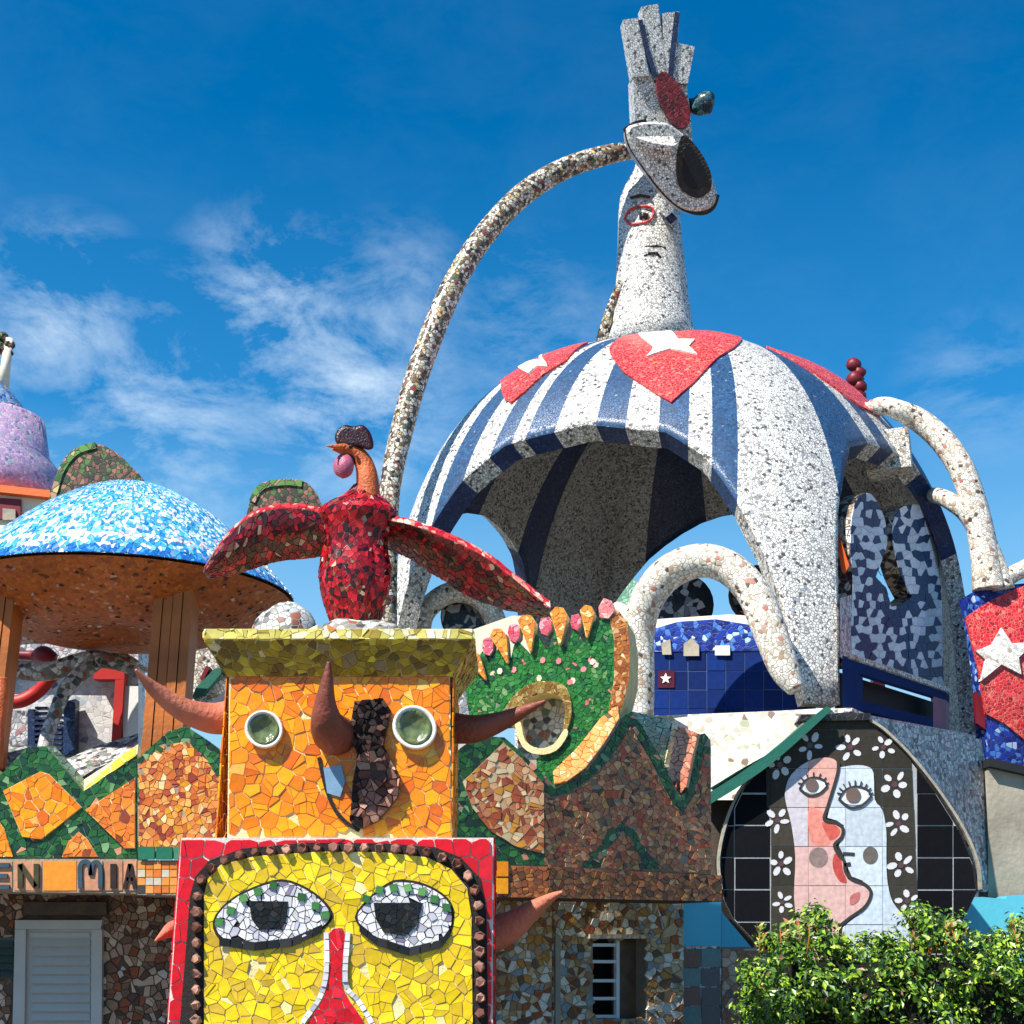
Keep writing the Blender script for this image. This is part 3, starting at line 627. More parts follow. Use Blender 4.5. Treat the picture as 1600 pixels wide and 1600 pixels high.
def wing(nm, top, bot, yt, yb, seed):
    top = curve(top, 6); bot = curve(bot, 6); n = 40
    def pt(q, t):
        x = t*(len(q)-1); i = min(int(x), len(q)-2); f = x-i; return (q[i][0]*(1-f)+q[i+1][0]*f, q[i][1]*(1-f)+q[i+1][1]*f)
    Ln = sum((at(*top[i], 8)-at(*top[i+1], 8)).length for i in range(len(top)-1)); Wd = .3
    def S0(a, b):
        t = max(0, min(1, a/Ln)); s = max(0, min(1, b/Wd)); A, B = pt(top, t), pt(bot, t)
        bulge = -.07*sin(pi*s)
        return at(A[0]+(B[0]-A[0])*s, A[1]+(B[1]-A[1])*s, yt(t)*(1-s)+yb(t)*s+bulge)
    def S(a, b, h=0):
        p = S0(a, b); e = .01; du = S0(a+e, b)-S0(a-e, b); dv = S0(a, b+e)-S0(a, b-e); nn = du.cross(dv)
        if nn.length < 1e-12: nn = Vector((0, -1, 0))
        nn.normalize()
        if nn.dot(EYE-p) < 0: nn = -nn
        return p+nn*h
    us = [Ln*i/n for i in range(n+1)]; vv = [Wd*j/8 for j in range(9)]
    V = [S(a, b) for b in vv for a in us]+[S(a, b)+Vector((0, .05, .05)) for b in vv for a in us]; m = n+1; o = m*9; fs = []
    for j in range(8):
        for i in range(n): fs += [(j*m+i, j*m+i+1, (j+1)*m+i+1, (j+1)*m+i), (o+j*m+i, o+(j+1)*m+i, o+(j+1)*m+i+1, o+j*m+i+1)]
    for i in range(n): fs += [(i, o+i, o+i+1, i+1), (8*m+i, 8*m+i+1, o+8*m+i+1, o+8*m+i)]
    for j in range(8): fs += [(j*m, (j+1)*m, o+(j+1)*m, o+j*m), (j*m+n, o+j*m+n, o+(j+1)*m+n, (j+1)*m+n)]
    wg = mk(nm, V, fs, M['grout_dark'], bird, smooth=False)
    tiles('feather_tile', S, vor([(0, 0), (Ln, 0), (Ln, Wd), (0, Wd)], .038, seed, .034), P_WING, wg, h=.01, seed=seed, limit=200)
    # rim tiles along the leading edge, paler colours for the sunlit rim
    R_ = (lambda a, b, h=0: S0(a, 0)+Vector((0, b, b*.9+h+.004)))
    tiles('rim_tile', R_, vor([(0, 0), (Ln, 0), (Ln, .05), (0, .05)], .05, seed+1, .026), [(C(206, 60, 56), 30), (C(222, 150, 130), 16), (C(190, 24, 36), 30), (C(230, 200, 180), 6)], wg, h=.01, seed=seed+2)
wing('wing', [(515, 808), (480, 797), (430, 796), (385, 812), (345, 850), (317, 893)], [(512, 868), (480, 872), (440, 876), (400, 887), (360, 899), (324, 903)], lambda t: YB-.1-.05*t, lambda t: YB+.12-.1*t, 51)
wing('wing', [(595, 812), (640, 820), (700, 842), (760, 872), (815, 915), (860, 950)], [(596, 856), (640, 872), (690, 905), (740, 935), (800, 955), (857, 964)], lambda t: YB-.08-.3*t, lambda t: YB+.3-.2*t, 61)
tube('neck', [(572, 800, YB-.02, 22), (575, 775, YB-.02, 19), (574, 750, YB-.02, 17.5), (570, 728, YB-.02, 15), (561, 712, YB-.03, 13), (548, 704, YB-.05, 11), (536, 702, YB-.08, 9)], M['neck'], bird)
tube('beak', [(552, 700, YB-.05, 9), (536, 699, YB-.1, 6.5), (524, 698, YB-.14, 4), (511, 697, YB-.18, 1.2)], M['neck'], bird, flat=.7)
tube('beak', [(548, 708, YB-.05, 7), (534, 706, YB-.09, 4.5), (519, 702, YB-.14, 1.4)], M['neck'], bird, flat=.7)
cp = at(552, 685, YB-.04); r0 = px(cp, 26)
cmb = mk('comb', *(lambda P: (P[0], P[1]))((lambda out: ([at(u, v, YB-.10) for u, v in out]+[at(u, v, YB+.03) for u, v in out], [tuple(range(len(out))), tuple(range(2*len(out)-1, len(out)-1, -1))]+[(i, len(out)+i, len(out)+(i+1) % len(out), (i+1) % len(out)) for i in range(len(out))]))(curve([(527, 694), (523, 682), (529, 670), (540, 664), (552, 666), (566, 664), (577, 673), (583, 688), (583, 700), (574, 703), (560, 698), (543, 697)], 4, True))), M['comb'], bird, smooth=False)
bv = cmb.modifiers.new('bevel', 'BEVEL'); bv.width = .03; bv.segments = 3; bv.limit_method = 'ANGLE'
ball('wattle', at(537, 728, YB-.08), px(cp, 19), M['wattle'], bird, sq=(.86, .6, 1.05), lump=.03)
ball('wattle', at(545, 718, YB-.05), px(cp, 14), M['comb'], bird, sq=(.8, .5, 1), lump=.03)
ball('eye', at(548, 698, YB-.12), px(cp, 3.5), M['dark'], bird)

# ================================================================== 3. LEFT ZIGZAG PARAPET WALL
YL = 11.5; A = F(YL); A2 = F(YL-.12)
lw = thing('zigzag_wall', 'low house wall with orange and green zigzag parapet left of the horned pillar', 'wall', (at(150, 1400, YL).x, YL+.3, 0))
topL = [(-160, 1236), (-60, 1170), (0, 1212), (44, 1166), (72, 1166), (131, 1236), (214, 1178)]
regL = topL+[(214, 1341), (-160, 1341)]
slab('parapet', regL, A, .35, M['grout_g'], lw)
d1 = [(6, 1236), (64, 1206), (78, 1210), (129, 1262), (66, 1312), (36, 1308)]
d2 = [(134, 1266), (212, 1216), (212, 1326), (196, 1326)]
d3 = [(98, 1339), (108, 1316), (124, 1300), (138, 1312), (154, 1339)]
d4 = [(-60, 1280), (-20, 1255), (8, 1296), (22, 1339), (-60, 1339)]
holes = [d1, d2, d3, d4]
tiles('green_tile', A, vor(regL, 12, 71, 11, holes=holes, soft=True), P_GREEN, lw, h=.014, seed=72, limit=300)
for d, s in ((d1, 20), (d2, 15), (d3, 13), (d4, 17)):
    b = slab('orange_diamond', d, A, .04, M['grout_y'], lw, h=.02)
    tiles('orange_tile', A, vor(d, s, int(s)+5, s*.8), P_ORANGE if s > 15 else [(C(236, 128, 36), 50), (C(214, 108, 36), 30), (C(226, 150, 60), 16), (C(150, 70, 40), 6)], b, h=.014, base=.02, seed=s, limit=120)
# bevelled yellow flank on top of the valley
fl = poly3('yellow_flank', [(131, 1236, YL), (214, 1178, YL), (216, 1163, YL+.34), (130, 1219, YL+.34)], .05, M['grout_y'], lw)
T = Tri((131, 1236, YL), (214, 1178, YL), (216, 1163, YL+.34))
tiles('yellow_tile', T, vor([(133, 1235), (213, 1180), (214, 1166), (132, 1220)], 24, 5, 18), [(C(244, 190, 60), 60), (C(236, 170, 50), 30), (C(240, 210, 110), 10)], lw, h=.012, seed=3)
fl = poly3('green_flank', [(72, 1166, YL), (131, 1236, YL), (133, 1219, YL+.34), (86, 1166, YL+.34)], .05, M['grout_g'], lw)
T = Tri((72, 1166, YL), (131, 1236, YL), (86, 1166, YL+.34))
tiles('pale_green_tile', T, vor([(74, 1168), (131, 1233), (132, 1221), (86, 1168)], 10, 5), [(C(120, 160, 130), 50), (C(90, 140, 110), 30), (C(190, 200, 180), 15)], lw, h=.012, seed=3)
reg2 = [(215, 1186), (264, 1142), (292, 1135), (330, 1160), (372, 1195), (372, 1332), (215, 1332)]
slab('stone_pier', reg2, A2, .5, M['grout'], lw)
or2 = [(217, 1196), (252, 1166), (292, 1158), (326, 1190), (350, 1232), (356, 1262), (356, 1330), (217, 1330)]
tiles('green_tile', A2, vor(reg2, 11, 74, 10, holes=[or2]), P_GREEN, lw, h=.014, seed=75, limit=100)
tiles('stone_piece', A2, vor(or2, 9, 76, 11), P_STONEOR, lw, h=.014, seed=77, limit=300)
tiles('green_border_tile', A2, gr([(215, 1322), (372, 1322), (372, 1344), (215, 1344)], 28, 22), [(C(60, 140, 110), 50), (C(40, 116, 88), 50)], lw, h=.016, base=.006, gap=.06, seed=9)
# lettered tile band
slab('letter_band', [(-160, 1342), (214, 1342), (214, 1396), (-160, 1391)], F(YL-.05), .4, M['grout'], lw)
FLb = F(YL-.05)
lettertiles = [(-20, 20), (22, 66), (67, 120), (122, 161), (163, 192), (194, 214)]
for i, (a, b) in enumerate(lettertiles):
    tiles('letter_tile', FLb, [[(a, 1345), (b, 1345), (b, 1392), (a, 1392)]], [(C(232, 140, 40) if i == 2 else C(196, 140, 104), 1)], lw, h=.014, gap=.03, seed=i, tilt=.05)
def strokes(nm, segs, wdt, S, h, mat, par):
    for s_ in segs: ribbon(nm, s_, wdt, S, h, mat, par, k=1 if len(s_) < 3 else 5)
ink = plain('slate_blue_tile', C(58, 74, 88), .3, .25, 14, .15); ink2 = plain('green_brown_tile', C(70, 64, 40), .3, .35, 14, .15); ink3 = plain('dark_brown_tile', C(52, 36, 30), .3, .25, 14, .15)
strokes('letter_stroke', [[(-8, 1350), (-8, 1388)], [(-12, 1352), (16, 1352)], [(-8, 1369), (13, 1369)], [(-12, 1386), (16, 1386)]], 7, FLb, .026, ink, lw)
strokes('letter_stroke', [[(33, 1388), (33, 1350)], [(33, 1351), (57, 1386)], [(58, 1388), (58, 1350)]], 8, FLb, .026, ink2, lw)
strokes('letter_stroke', [[(127, 1388), (127, 1352), (139, 1348), (143, 1368)], [(143, 1368), (147, 1349), (157, 1353), (158, 1388)]], 7, FLb, .026, ink, lw)
strokes('letter_stroke', [[(178, 1350), (178, 1388)]], 9, FLb, .026, ink3, lw)
strokes('letter_stroke', [[(196, 1389), (204, 1350)], [(204, 1350), (212, 1389)], [(199, 1374), (209, 1374)]], 6, FLb, .026, ink3, lw)
slab('band_pier', [(215, 1344), (372, 1344), (372, 1400), (215, 1398)], F(YL-.1), .45, M['grout'], lw)
FP2 = F(YL-.1)
tiles('checker_tile', FP2, gr([(215, 1346), (290, 1346), (290, 1396), (215, 1396)], 12.5, 12.5), [(C(234, 150, 70), 40), (C(214, 120, 50), 24), (C(70, 70, 66), 16), (C(200, 190, 170), 16)], lw, h=.014, gap=.1, seed=4)
# recessed house wall under the overhang
YW = YL+.75; FW = F(YW)
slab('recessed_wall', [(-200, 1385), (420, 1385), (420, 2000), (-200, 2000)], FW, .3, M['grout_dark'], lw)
slab('soffit', [(-200, 1380), (372, 1380), (372, 1392), (-200, 1388)], F(YL+.30), .47, M['concrete'], lw)
dr = [(22, 1434), (163, 1434), (160, 1700), (12, 1700)]
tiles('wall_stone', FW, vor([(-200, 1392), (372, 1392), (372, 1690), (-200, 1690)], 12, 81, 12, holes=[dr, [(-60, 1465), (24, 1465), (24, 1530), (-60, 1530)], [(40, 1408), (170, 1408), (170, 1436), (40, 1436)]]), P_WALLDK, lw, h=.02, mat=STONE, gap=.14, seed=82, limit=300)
slab('door_lintel', [(40, 1410), (169, 1410), (169, 1430), (40, 1430)], FW, .1, M['grout_dark'], lw, h=.06)
do = thing('louvred_door', 'grey metal louvred door in the shaded stone wall under the lettered band', 'door', FW(90, 1990))
slab('door_frame', [(27, 1438), (163, 1438), (160, 1452), (27, 1452)], FW, .06, M['door'], do, h=.06)
slab('door_frame', [(27, 1452.5), (44, 1452.5), (36, 1990), (14, 1990)], FW, .06, M['door'], do, h=.06)
slab('door_frame', [(146, 1452.5), (162.5, 1452.5), (160, 1990), (143, 1990)], FW, .06, M['door'], do, h=.06)
slab('door_panel', [(44, 1452), (146, 1452), (143, 1990), (36, 1990)], FW, .04, M['door'], do, h=.02)
slab('inner_frame', [(48, 1458), (142, 1458), (142, 1464), (48, 1464)], FW, .02, M['door'], do, h=.035)
for k in range(34):
    v = 1467+k*14.5
    slab('louvre_slat', [(50-k*.22, v), (141-k*.05, v), (141-k*.05, v+11), (50-k*.22, v+11)], Tri((50, v, YW-.045), (141, v, YW-.045), (50, v+11, YW-.028)), .006, M['door'], do) if False else poly3('louvre_slat', [(50-k*.22, v, YW-.026), (141-k*.05, v, YW-.026), (141-k*.05, v+11, YW-.05), (50-k*.22, v+11, YW-.05)], .012, M['door'], do)
sh = thing('window_shutter', 'dark green louvred window shutter at the left edge beside the grey door', 'shutter', FW(-10, 1530))
slab('shutter_frame', [(-60, 1465), (24, 1465), (24, 1530), (-60, 1530)], FW, .05, M['shut'], sh, h=.02)
for k in range(5): poly3('shutter_slat', [(-55, 1470+k*11.6, YW-.03), (20, 1470+k*11.6, YW-.03), (20, 1479+k*11.6, YW-.06), (-55, 1479+k*11.6, YW-.06)], .012, M['shut'], sh)
# ================================================================== 4. RIGHT ZIGZAG PARAPET HOUSE
K0 = (at(640, 1400, 9.75).x, 9.75); K1 = (at(850, 1400, 10.05).x, 10.05); K2 = (at(1128, 1400, 11.2).x, 11.2)
RA = through(K0, K1); RB = through(K1, K2)
rw = thing('zigzag_parapet_house', 'low house with brown mosaic zigzag parapet and long brown ledge right of the pillar', 'house', (K1[0]+.5, K1[1]+1.2, 0))
edge = [(640, 1225), (700, 1184), (745, 1150), (788, 1152), (836, 1196), (850, 1212)]
ra = edge+[(850, 1354), (640, 1350)]
slab('parapet', ra, RA, .4, M['grout'], rw)
dA = [(722, 1222), (786, 1161), (815, 1186), (849, 1226), (849, 1334), (806, 1324), (764, 1298), (738, 1264)]
tiles('green_tile', RA, vor([(690, 1190)]+edge[2:]+[(850, 1352), (690, 1350)], 12, 91, 11, holes=[dA], soft=True), P_GREEN, rw, h=.014, seed=92, limit=200)
b = slab('stone_diamond', dA, RA, .03, M['grout'], rw, h=.016)
tiles('stone_piece', RA, vor(dA, 11.5, 93, 11), P_MIX, b, h=.016, base=.012, seed=94, limit=250)
eb = [(850, 1212), (866, 1232), (886, 1222), (915, 1200), (945, 1160), (968, 1122), (984, 1112), (998, 1128), (1030, 1180), (1062, 1246), (1072, 1232), (1082, 1180), (1091, 1148), (1100, 1146), (1110, 1156)]
rb = eb+[(1110, 1366), (850, 1354)]
slab('parapet', rb, RB, .4, M['grout'], rw, ext=Vector((.062, .42, 0)))
hump = [(937, 1356), (952, 1322), (970, 1302), (984, 1308), (998, 1338), (1004, 1360)]
green_edge = [(850, 1212), (866, 1232), (886, 1222), (915, 1200), (945, 1160), (968, 1122), (984, 1112), (998, 1128), (1030, 1180), (1062, 1246), (1072, 1232), (1082, 1180), (1091, 1148), (1100, 1146), (1110, 1156),
              (1110, 1180), (1098, 1176), (1086, 1238), (1066, 1268), (1050, 1254), (1018, 1190), (984, 1134), (952, 1186), (920, 1218), (886, 1240), (862, 1246), (850, 1236)]
brown_reg = [(850, 1238), (862, 1248), (886, 1242), (920, 1220), (952, 1188), (984, 1136), (1018, 1192), (1050, 1256), (1066, 1270), (1086, 1240), (1098, 1178), (1110, 1182), (1110, 1364), (850, 1354)]
tiles('green_tile', RB, vor(green_edge, 11, 95, 10), P_GREEN, rw, h=.016, seed=96, limit=150)
hb = [(906, 1352), (930, 1330), (950, 1300), (972, 1286), (990, 1296), (1010, 1330), (1030, 1348), (1030, 1358), (906, 1356)]
tiles('brown_tile', RB, vor(brown_reg, 8.2, 97, 10, holes=[hb]), P_BROWN, rw, h=.013, seed=98, limit=300)
tiles('green_tile', RB, vor(hb, 10, 99, 9, holes=[hump]), P_GREEN, rw, h=.013, seed=99, limit=60)
tiles('brown_tile', RB, vor(hump, 10, 100, 10), P_BROWN, rw, h=.015, seed=101, limit=60)
# tilted flanks in the valleys
def flank(nm, tri, region, pal, size, gm_, seed, d=.02):
    T = Tri(*tri); slabT(nm, region, T, d, M['grout_dark'], rw); tiles(nm+'_tile', T, vor(region, size, seed), pal, rw, h=.012, seed=seed, limit=80)
Yb = 10.25
flank('orange_flank', ((886, 1222, 10.18), (968, 1122, 10.5), (925, 1120, 11.0)), [(864, 1206), (886, 1186), (920, 1148), (944, 1116), (966, 1104), (968, 1122), (945, 1160), (915, 1200), (886, 1221), (866, 1226)], [(C(240, 156, 90), 50), (C(228, 132, 64), 30), (C(236, 190, 140), 16)], 10, M['grout_y'], 7)
flank('teal_flank', ((984, 1112, 10.6), (1062, 1246, 10.93), (1055, 1130, 11.5)), [(985, 1112), (1035, 1121), (1050, 1130), (1040, 1180), (1034, 1196), (1010, 1150)], [(C(60, 136, 110), 50), (C(44, 116, 96), 30), (C(120, 176, 150), 10)], 9, M['grout_g'], 8)
flank('cream_line', ((984, 1112, 10.58), (1062, 1246, 10.91), (1055, 1130, 11.48)), [(1050, 1130), (1058, 1133), (1044, 1200), (1036, 1200), (1040, 1180)], [(C(226, 220, 170), 50), (C(200, 206, 150), 30)], 9, M['grout_y'], 9)
flank('pink_flank', ((1062, 1246, 10.94), (1091, 1148, 11.06), (1070, 1134, 11.5)), [(1058, 1133), (1091, 1146), (1082, 1182), (1072, 1230), (1062, 1242), (1040, 1204), (1046, 1190)], [(C(196, 124, 98), 50), (C(176, 104, 80), 30), (C(216, 156, 130), 16)], 10, M['grout'], 10)
# ledge beam, proud of both planes
LA = through((K0[0], K0[1]-.14), (K1[0]+.03, K1[1]-.14)); LB = through((K1[0]+.03, K1[1]-.14), (K2[0]+.1, K2[1]-.12))
kx = proj(Vector((K1[0]+.03, K1[1]-.14, at(850, 1380, K1[1]).z)))[0]
l1 = [(640, 1349), (kx, 1354), (kx, 1403), (640, 1400)]; l2 = [(kx, 1354), (1128, 1368), (1127, 1409), (kx, 1403)]
slab('ledge', l1, LA, .5, M['grout_dark'], rw); slab('ledge', l2, LB, .5, M['grout_dark'], rw)
P_LEDGE = [(C(168, 98, 50), 34), (C(146, 80, 46), 30), (C(186, 116, 56), 16), (C(120, 76, 50), 12), (C(176, 140, 90), 5)]
tiles('ledge_tile', LA, vor(l1, 9, 103, 10), P_LEDGE, rw, h=.01, seed=104, limit=60)
tiles('ledge_tile', LB, vor(l2, 9, 105, 10), P_LEDGE, rw, h=.01, seed=106, limit=200)
tiles('orange_end_tile', LA, [[(775, 1346), (793, 1346), (793, 1370), (775, 1370)], [(775, 1372), (793, 1372), (793, 1397), (775, 1397)]], P_ORANGE, rw, h=.02, base=.012, gap=.04, seed=2)
# wall under the ledge, with barred window
off = .62
W1 = through((K0[0], K0[1]+off), (K1[0], K1[1]+off)); nB = RB.n
W2 = through((K1[0]-nB.x*off, K1[1]-nB.y*off), (K2[0]-nB.x*off, K2[1]-nB.y*off))
zz = at(850, 1400, K1[1]+off).z
kx2 = 862
winr = [(926, 1466), (1010, 1466), (1010, 1592), (926, 1592)]
slab('recessed_wall', [(640, 1392), (kx2, 1395), (kx2, 2000), (640, 2000)], W1, .3, M['grout'], rw)
for q in ([(kx2, 1395), (926, 1397), (926, 2000), (kx2, 2000)], [(1010, 1400), (1067, 1402), (1067, 2000), (1010, 2000)], [(926, 1397), (1010, 1400), (1010, 1466), (926, 1466)], [(926, 1592), (1010, 1592), (1010, 2000), (926, 2000)]):
    slab('recessed_wall', q, W2, .3, M['grout'], rw)
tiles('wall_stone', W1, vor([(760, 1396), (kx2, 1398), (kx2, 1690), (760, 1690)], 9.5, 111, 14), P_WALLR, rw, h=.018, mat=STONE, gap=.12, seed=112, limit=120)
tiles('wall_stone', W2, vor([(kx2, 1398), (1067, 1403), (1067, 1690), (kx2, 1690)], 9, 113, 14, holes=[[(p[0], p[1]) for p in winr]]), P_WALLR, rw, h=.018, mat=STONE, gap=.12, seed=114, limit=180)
wn = slab('window_frame', [(918, 1460), (1018, 1460), (1018, 1466.5), (918, 1466.5)], W2, .06, M['concrete'], rw, h=.03); WLw = wn
slab('window_back', winr, W2, .02, M['dark'], rw, h=-.32)
for q in ([(926, 1467), (932, 1467), (932, 1592), (926, 1592)], [(970, 1467), (975, 1467), (975, 1592), (970, 1592)]):
    slab('window_post', q, W2, .03, M['whitep'], rw, h=-.05)
for v in (1474, 1500, 1530, 1558, 1586): slab('window_bar', [(932, v), (970, v), (970, v+5), (932, v+5)], W2, .03, M['whitep'], rw, h=-.055)
slab('window_pane', [(975, 1467), (1010, 1467), (1010, 1592), (975, 1592)], W2, .02, plain('brown_panel', C(110, 84, 64), .7, .3, 8, .3), rw, h=-.12)
slab('pilaster', [(864, 1462), (872, 1462), (872, 1690), (864, 1690)], W2, .06, M['concrete'], rw, h=.03)
# turquoise wall end
tq = thing('turquoise_wall', 'turquoise painted wall corner beneath the ledge end beside the hedge', 'wall', (at(1100, 1500, 12.6).x, 12.8, 0))
TQ = through((at(1062, 1440, 12.3).x, 12.3), (at(1127, 1440, 12.5).x, 12.5)); TQ2 = F(12.5)
slab('painted_panel', [(1062, 1400), (1127, 1402), (1127, 1478), (1062, 1478)], TQ, .3, M['turq'], tq)
slab('tiled_base', [(1062, 1479), (1127, 1479), (1127, 2000), (1062, 2000)], TQ, .3, M['rubble'], tq)
slab('painted_panel', [(1127.5, 1425), (1178, 1485), (1178, 1479), (1127.5, 1479)][:2]+[(1172, 1480), (1127.5, 1480)], TQ2, .3, M['turq'], tq)
slab('stone_base', [(1127.5, 1480.5), (1230, 1480.5), (1230, 2000), (1127.5, 2000)], TQ2, .3, M['grout'], tq)
tiles('stone_piece', TQ2, vor([(1128, 1482), (1200, 1482), (1200, 1690), (1128, 1690)], 14, 6), [(C(200, 150, 120), 30), (C(180, 120, 90), 20), (C(220, 190, 160), 20), (C(150, 120, 110), 14)], tq, h=.015, seed=8, mat=STONE)
tiles('base_tile', TQ, gr([(1064, 1482), (1126, 1482), (1126, 1690), (1064, 1690)], 31, 30), [(C(96, 130, 128), 30), (C(120, 84, 72), 30), (C(90, 90, 92), 20), (C(150, 150, 146), 10)], tq, h=.012, gap=.06, seed=3)

# ================================================================== 5. GREEN CROWN SCULPTURE behind the parapet
YC = 10.9; GC = Pl((at(850, 1050, YC).x, YC), (-.22, -1))
cr = thing('green_crown_sculpture', 'green mosaic mouth shaped slab with orange and pink tongues behind the brown parapet', 'sculpture', (at(860, 1200, YC).x, YC+.1, 2.0))
co = [(733, 1118), (727, 1080), (731, 1050), (745, 1028), (756, 1016), (764, 1038), (780, 1010), (798, 1030), (806, 998), (828, 1024), (838, 990), (856, 1018), (868, 984), (884, 1016), (898, 978), (914, 1008), (926, 972), (952, 966),
      (960, 1000), (960, 1060), (950, 1120), (930, 1160), (900, 1200), (866, 1260), (820, 1250), (835, 1180), (850, 1160)]
hole_top = [(884, 1150), (892, 1110), (886, 1078), (862, 1068), (832, 1070), (806, 1088), (790, 1115), (784, 1122)]
crown_poly = co[:19+3]+[(900, 1200), (866, 1262), (842, 1240), (838, 1186), (858, 1168)]+hole_top+[(760, 1124)]
slab('crown_slab', crown_poly, GC, .5, M['grout_g'], cr)
tiles('green_tile', GC, vor(crown_poly, 7, 121, 6.6), P_GREEN2, cr, h=.012, seed=122, limit=120)
# brown-orange side band at right
sb = [(952, 964), (968, 956), (980, 972), (985, 1010), (984, 1060), (974, 1100), (956, 1140), (944, 1150), (950, 1120), (960, 1060), (960, 1000)]
slab('side_band', sb, GC, .5, M['grout_y'], cr, h=.012)
tiles('amber_tile', GC, vor(sb, 8, 123, 7), [(C(170, 98, 40), 50), (C(146, 78, 34), 30), (C(206, 160, 110), 10), (C(186, 120, 54), 12)], cr, h=.012, base=.012, seed=124, limit=60)
# mouth lining: arched ochre band and back
ml = curve([(784, 1124), (790, 1108), (808, 1084), (834, 1068), (864, 1066), (886, 1076), (894, 1112), (884, 1150)], 3)
ml2 = curve([(880, 1146), (884, 1112), (878, 1092), (858, 1084), (836, 1088), (818, 1102), (808, 1122), (806, 1140)], 3)
slab('mouth_lining', ml+ml2, GC, .3, M['grout_y'], cr, h=.03)
tiles('ochre_tile', GC, vor(ml+ml2, 7, 125), [(C(150, 122, 56), 40), (C(130, 92, 40), 30), (C(170, 150, 90), 14)], cr, h=.01, base=.03, seed=126, stuff='ochre_tile_field')
slab('mouth_back', [(800, 1180), (800, 1090), (880, 1070), (900, 1150), (870, 1180)], GC, .05, M['rubble'], cr, h=-.22)
bowl = ell(852, 1130, 33, 36, 20)
slab('lower_lip', curve([(815, 1130), (822, 1158), (842, 1170), (866, 1164), (884, 1140), (888, 1150), (870, 1174), (842, 1180), (818, 1168), (806, 1134)], 3, True), GC, .08, M['grout_y'], cr, h=.04)
for i, (cx, cy, s, rot) in enumerate(((745, 1038, .85, -.5), (783, 1006, .95, -.3), (825, 985, 1.0, -.1), (874, 974, 1.0, 0), (918, 968, .85, .05))):
    sh_ = [(-13, -14), (-4, -24), (8, -22), (14, -10), (11, 6), (4, 34), (1, 36), (-5, 12)]
    q = [(cx+(x*cos(rot)-y*sin(rot))*s, cy+(x*sin(rot)+y*cos(rot))*s) for x, y in sh_]
    t_ = slab('orange_tongue', q, GC, .12, M['grout_y'], cr, h=.05)
    tiles('orange_tile', GC, vor(q, 9, 130+i), [(C(232, 146, 50), 50), (C(216, 120, 44), 24), (C(244, 200, 130), 16)], t_, h=.01, base=.05, seed=i, limit=30)
    q = [(cx-20*s+x*s*.9, cy+4+y*s*.9) for x, y in ((-9, -12), (4, -16), (10, -8), (9, 8), (2, 18), (-8, 14), (-12, 2))]
    t_ = slab('pink_knob', q, GC, .12, M['grout_w'], cr, h=.025)
    tiles('pink_tile', GC, vor(q, 9, 140+i), [(C(216, 90, 110), 50), (C(232, 150, 160), 24), (C(206, 60, 80), 16)], t_, h=.01, base=.025, seed=i, limit=30)
q = [(936, 950), (944, 936), (956, 940), (962, 954), (952, 968), (938, 966)]
t_ = slab('pink_knob', q, GC, .12, M['grout_w'], cr, h=.03); tiles('pink_tile', GC, vor(q, 9, 3), [(C(222, 120, 120), 50), (C(236, 180, 170), 30)], t_, h=.01, base=.03, seed=1)
rn = random.Random(9)
for k in range(16):
    cx, cy = rn.uniform(750, 950), rn.uniform(1030, 1110)
    if inside((cx, cy), crown_poly) and not inside((cx, cy), ml+[(800, 1140)]):
        tiles('pink_dot', GC, [ell(cx, cy, 4.5, 5.5, 6, rn.random())], [(C(220, 130, 130), 1), (C(240, 200, 180), 1)], cr, h=.022, gap=.02, seed=k)

# ================================================================== 6. DOMED PAVILION
FRp = Vector((3.37, 14.5)); al = atan2(.623, 1); aa = 5.53
e1 = Vector((-cos(al), sin(al))); e2 = Vector((sin(al), cos(al))); CC = FRp+(e1+e2)*aa/2
dFR = -(e1+e2)/sqrt(2); dL = (e1-e2)/sqrt(2); ZF, HH = 4.22, 5.86
def interp(x, xs, ys):
    for i in range(len(xs)-1):
        if x <= xs[i+1]: return ys[i]+(ys[i+1]-ys[i])*(x-xs[i])/(xs[i+1]-xs[i])
    return ys[-1]
AX = [-90, -75, -45, -30, -20, -10, 10, 15, 21, 28, 38, 45, 57, 90]
AY = [0, 0, 0, -6, -12, -17, -15, -11, -7, 0, 2, 4, 0, 0]
def DS(ph, t, h=0.0):
    w_ = ph if ph <= 180 else ph-360
    sh_ = interp(w_, AX, AY)*max(0, 1-t/1.15) if -90 < w_ < 90 else 0
    p = ph+sh_
    rho = 3.65+.25*cos(4*radians(p)) + .36*max(0, cos(radians(p-92)))**3 - .12*max(0, cos(radians(p+8)))**8 + .06*max(0, cos(radians(p+84)))**3 + h; bg_ = 1+(.085*max(0, cos(radians(p-100)))**1.5+.10*max(0, cos(radians(p+84)))**3)*sin(min(2*t, pi))**2; r = rho*sin(t)*bg_; z = ZF+(HH+h)*cos(t)*(1+(bg_-1)*.9)
    q = CC+(dFR*cos(radians(p))+dL*sin(radians(p)))*r
    return Vector((q.x, q.y, z))
def cz(dl): return interp(dl, [0, 3.9, 4.3, 5.5, 8, 12, 18, 26, 45], [0, 0, .3, 1, 1.7, 2.4, 3.0, 3.4, 3.6])
backv = [(90, 9999), (94, 9999), (95, 1000), (98, 900), (103, 830), (108, 800), (113, 787), (120, 792), (127, 812), (134, 838), (140, 868), (144, 905), (147, 960), (149, 1010), (150, 9999), (173.9, 9999), (174, 1010), (176, 958), (179, 924), (183, 893), (187, 866), (192, 844), (198, 824), (205, 807), (213, 796), (222, 790), (235, 793), (250, 812), (258, 860), (263, 950), (264, 1010), (266, 9999), (270, 9999)]
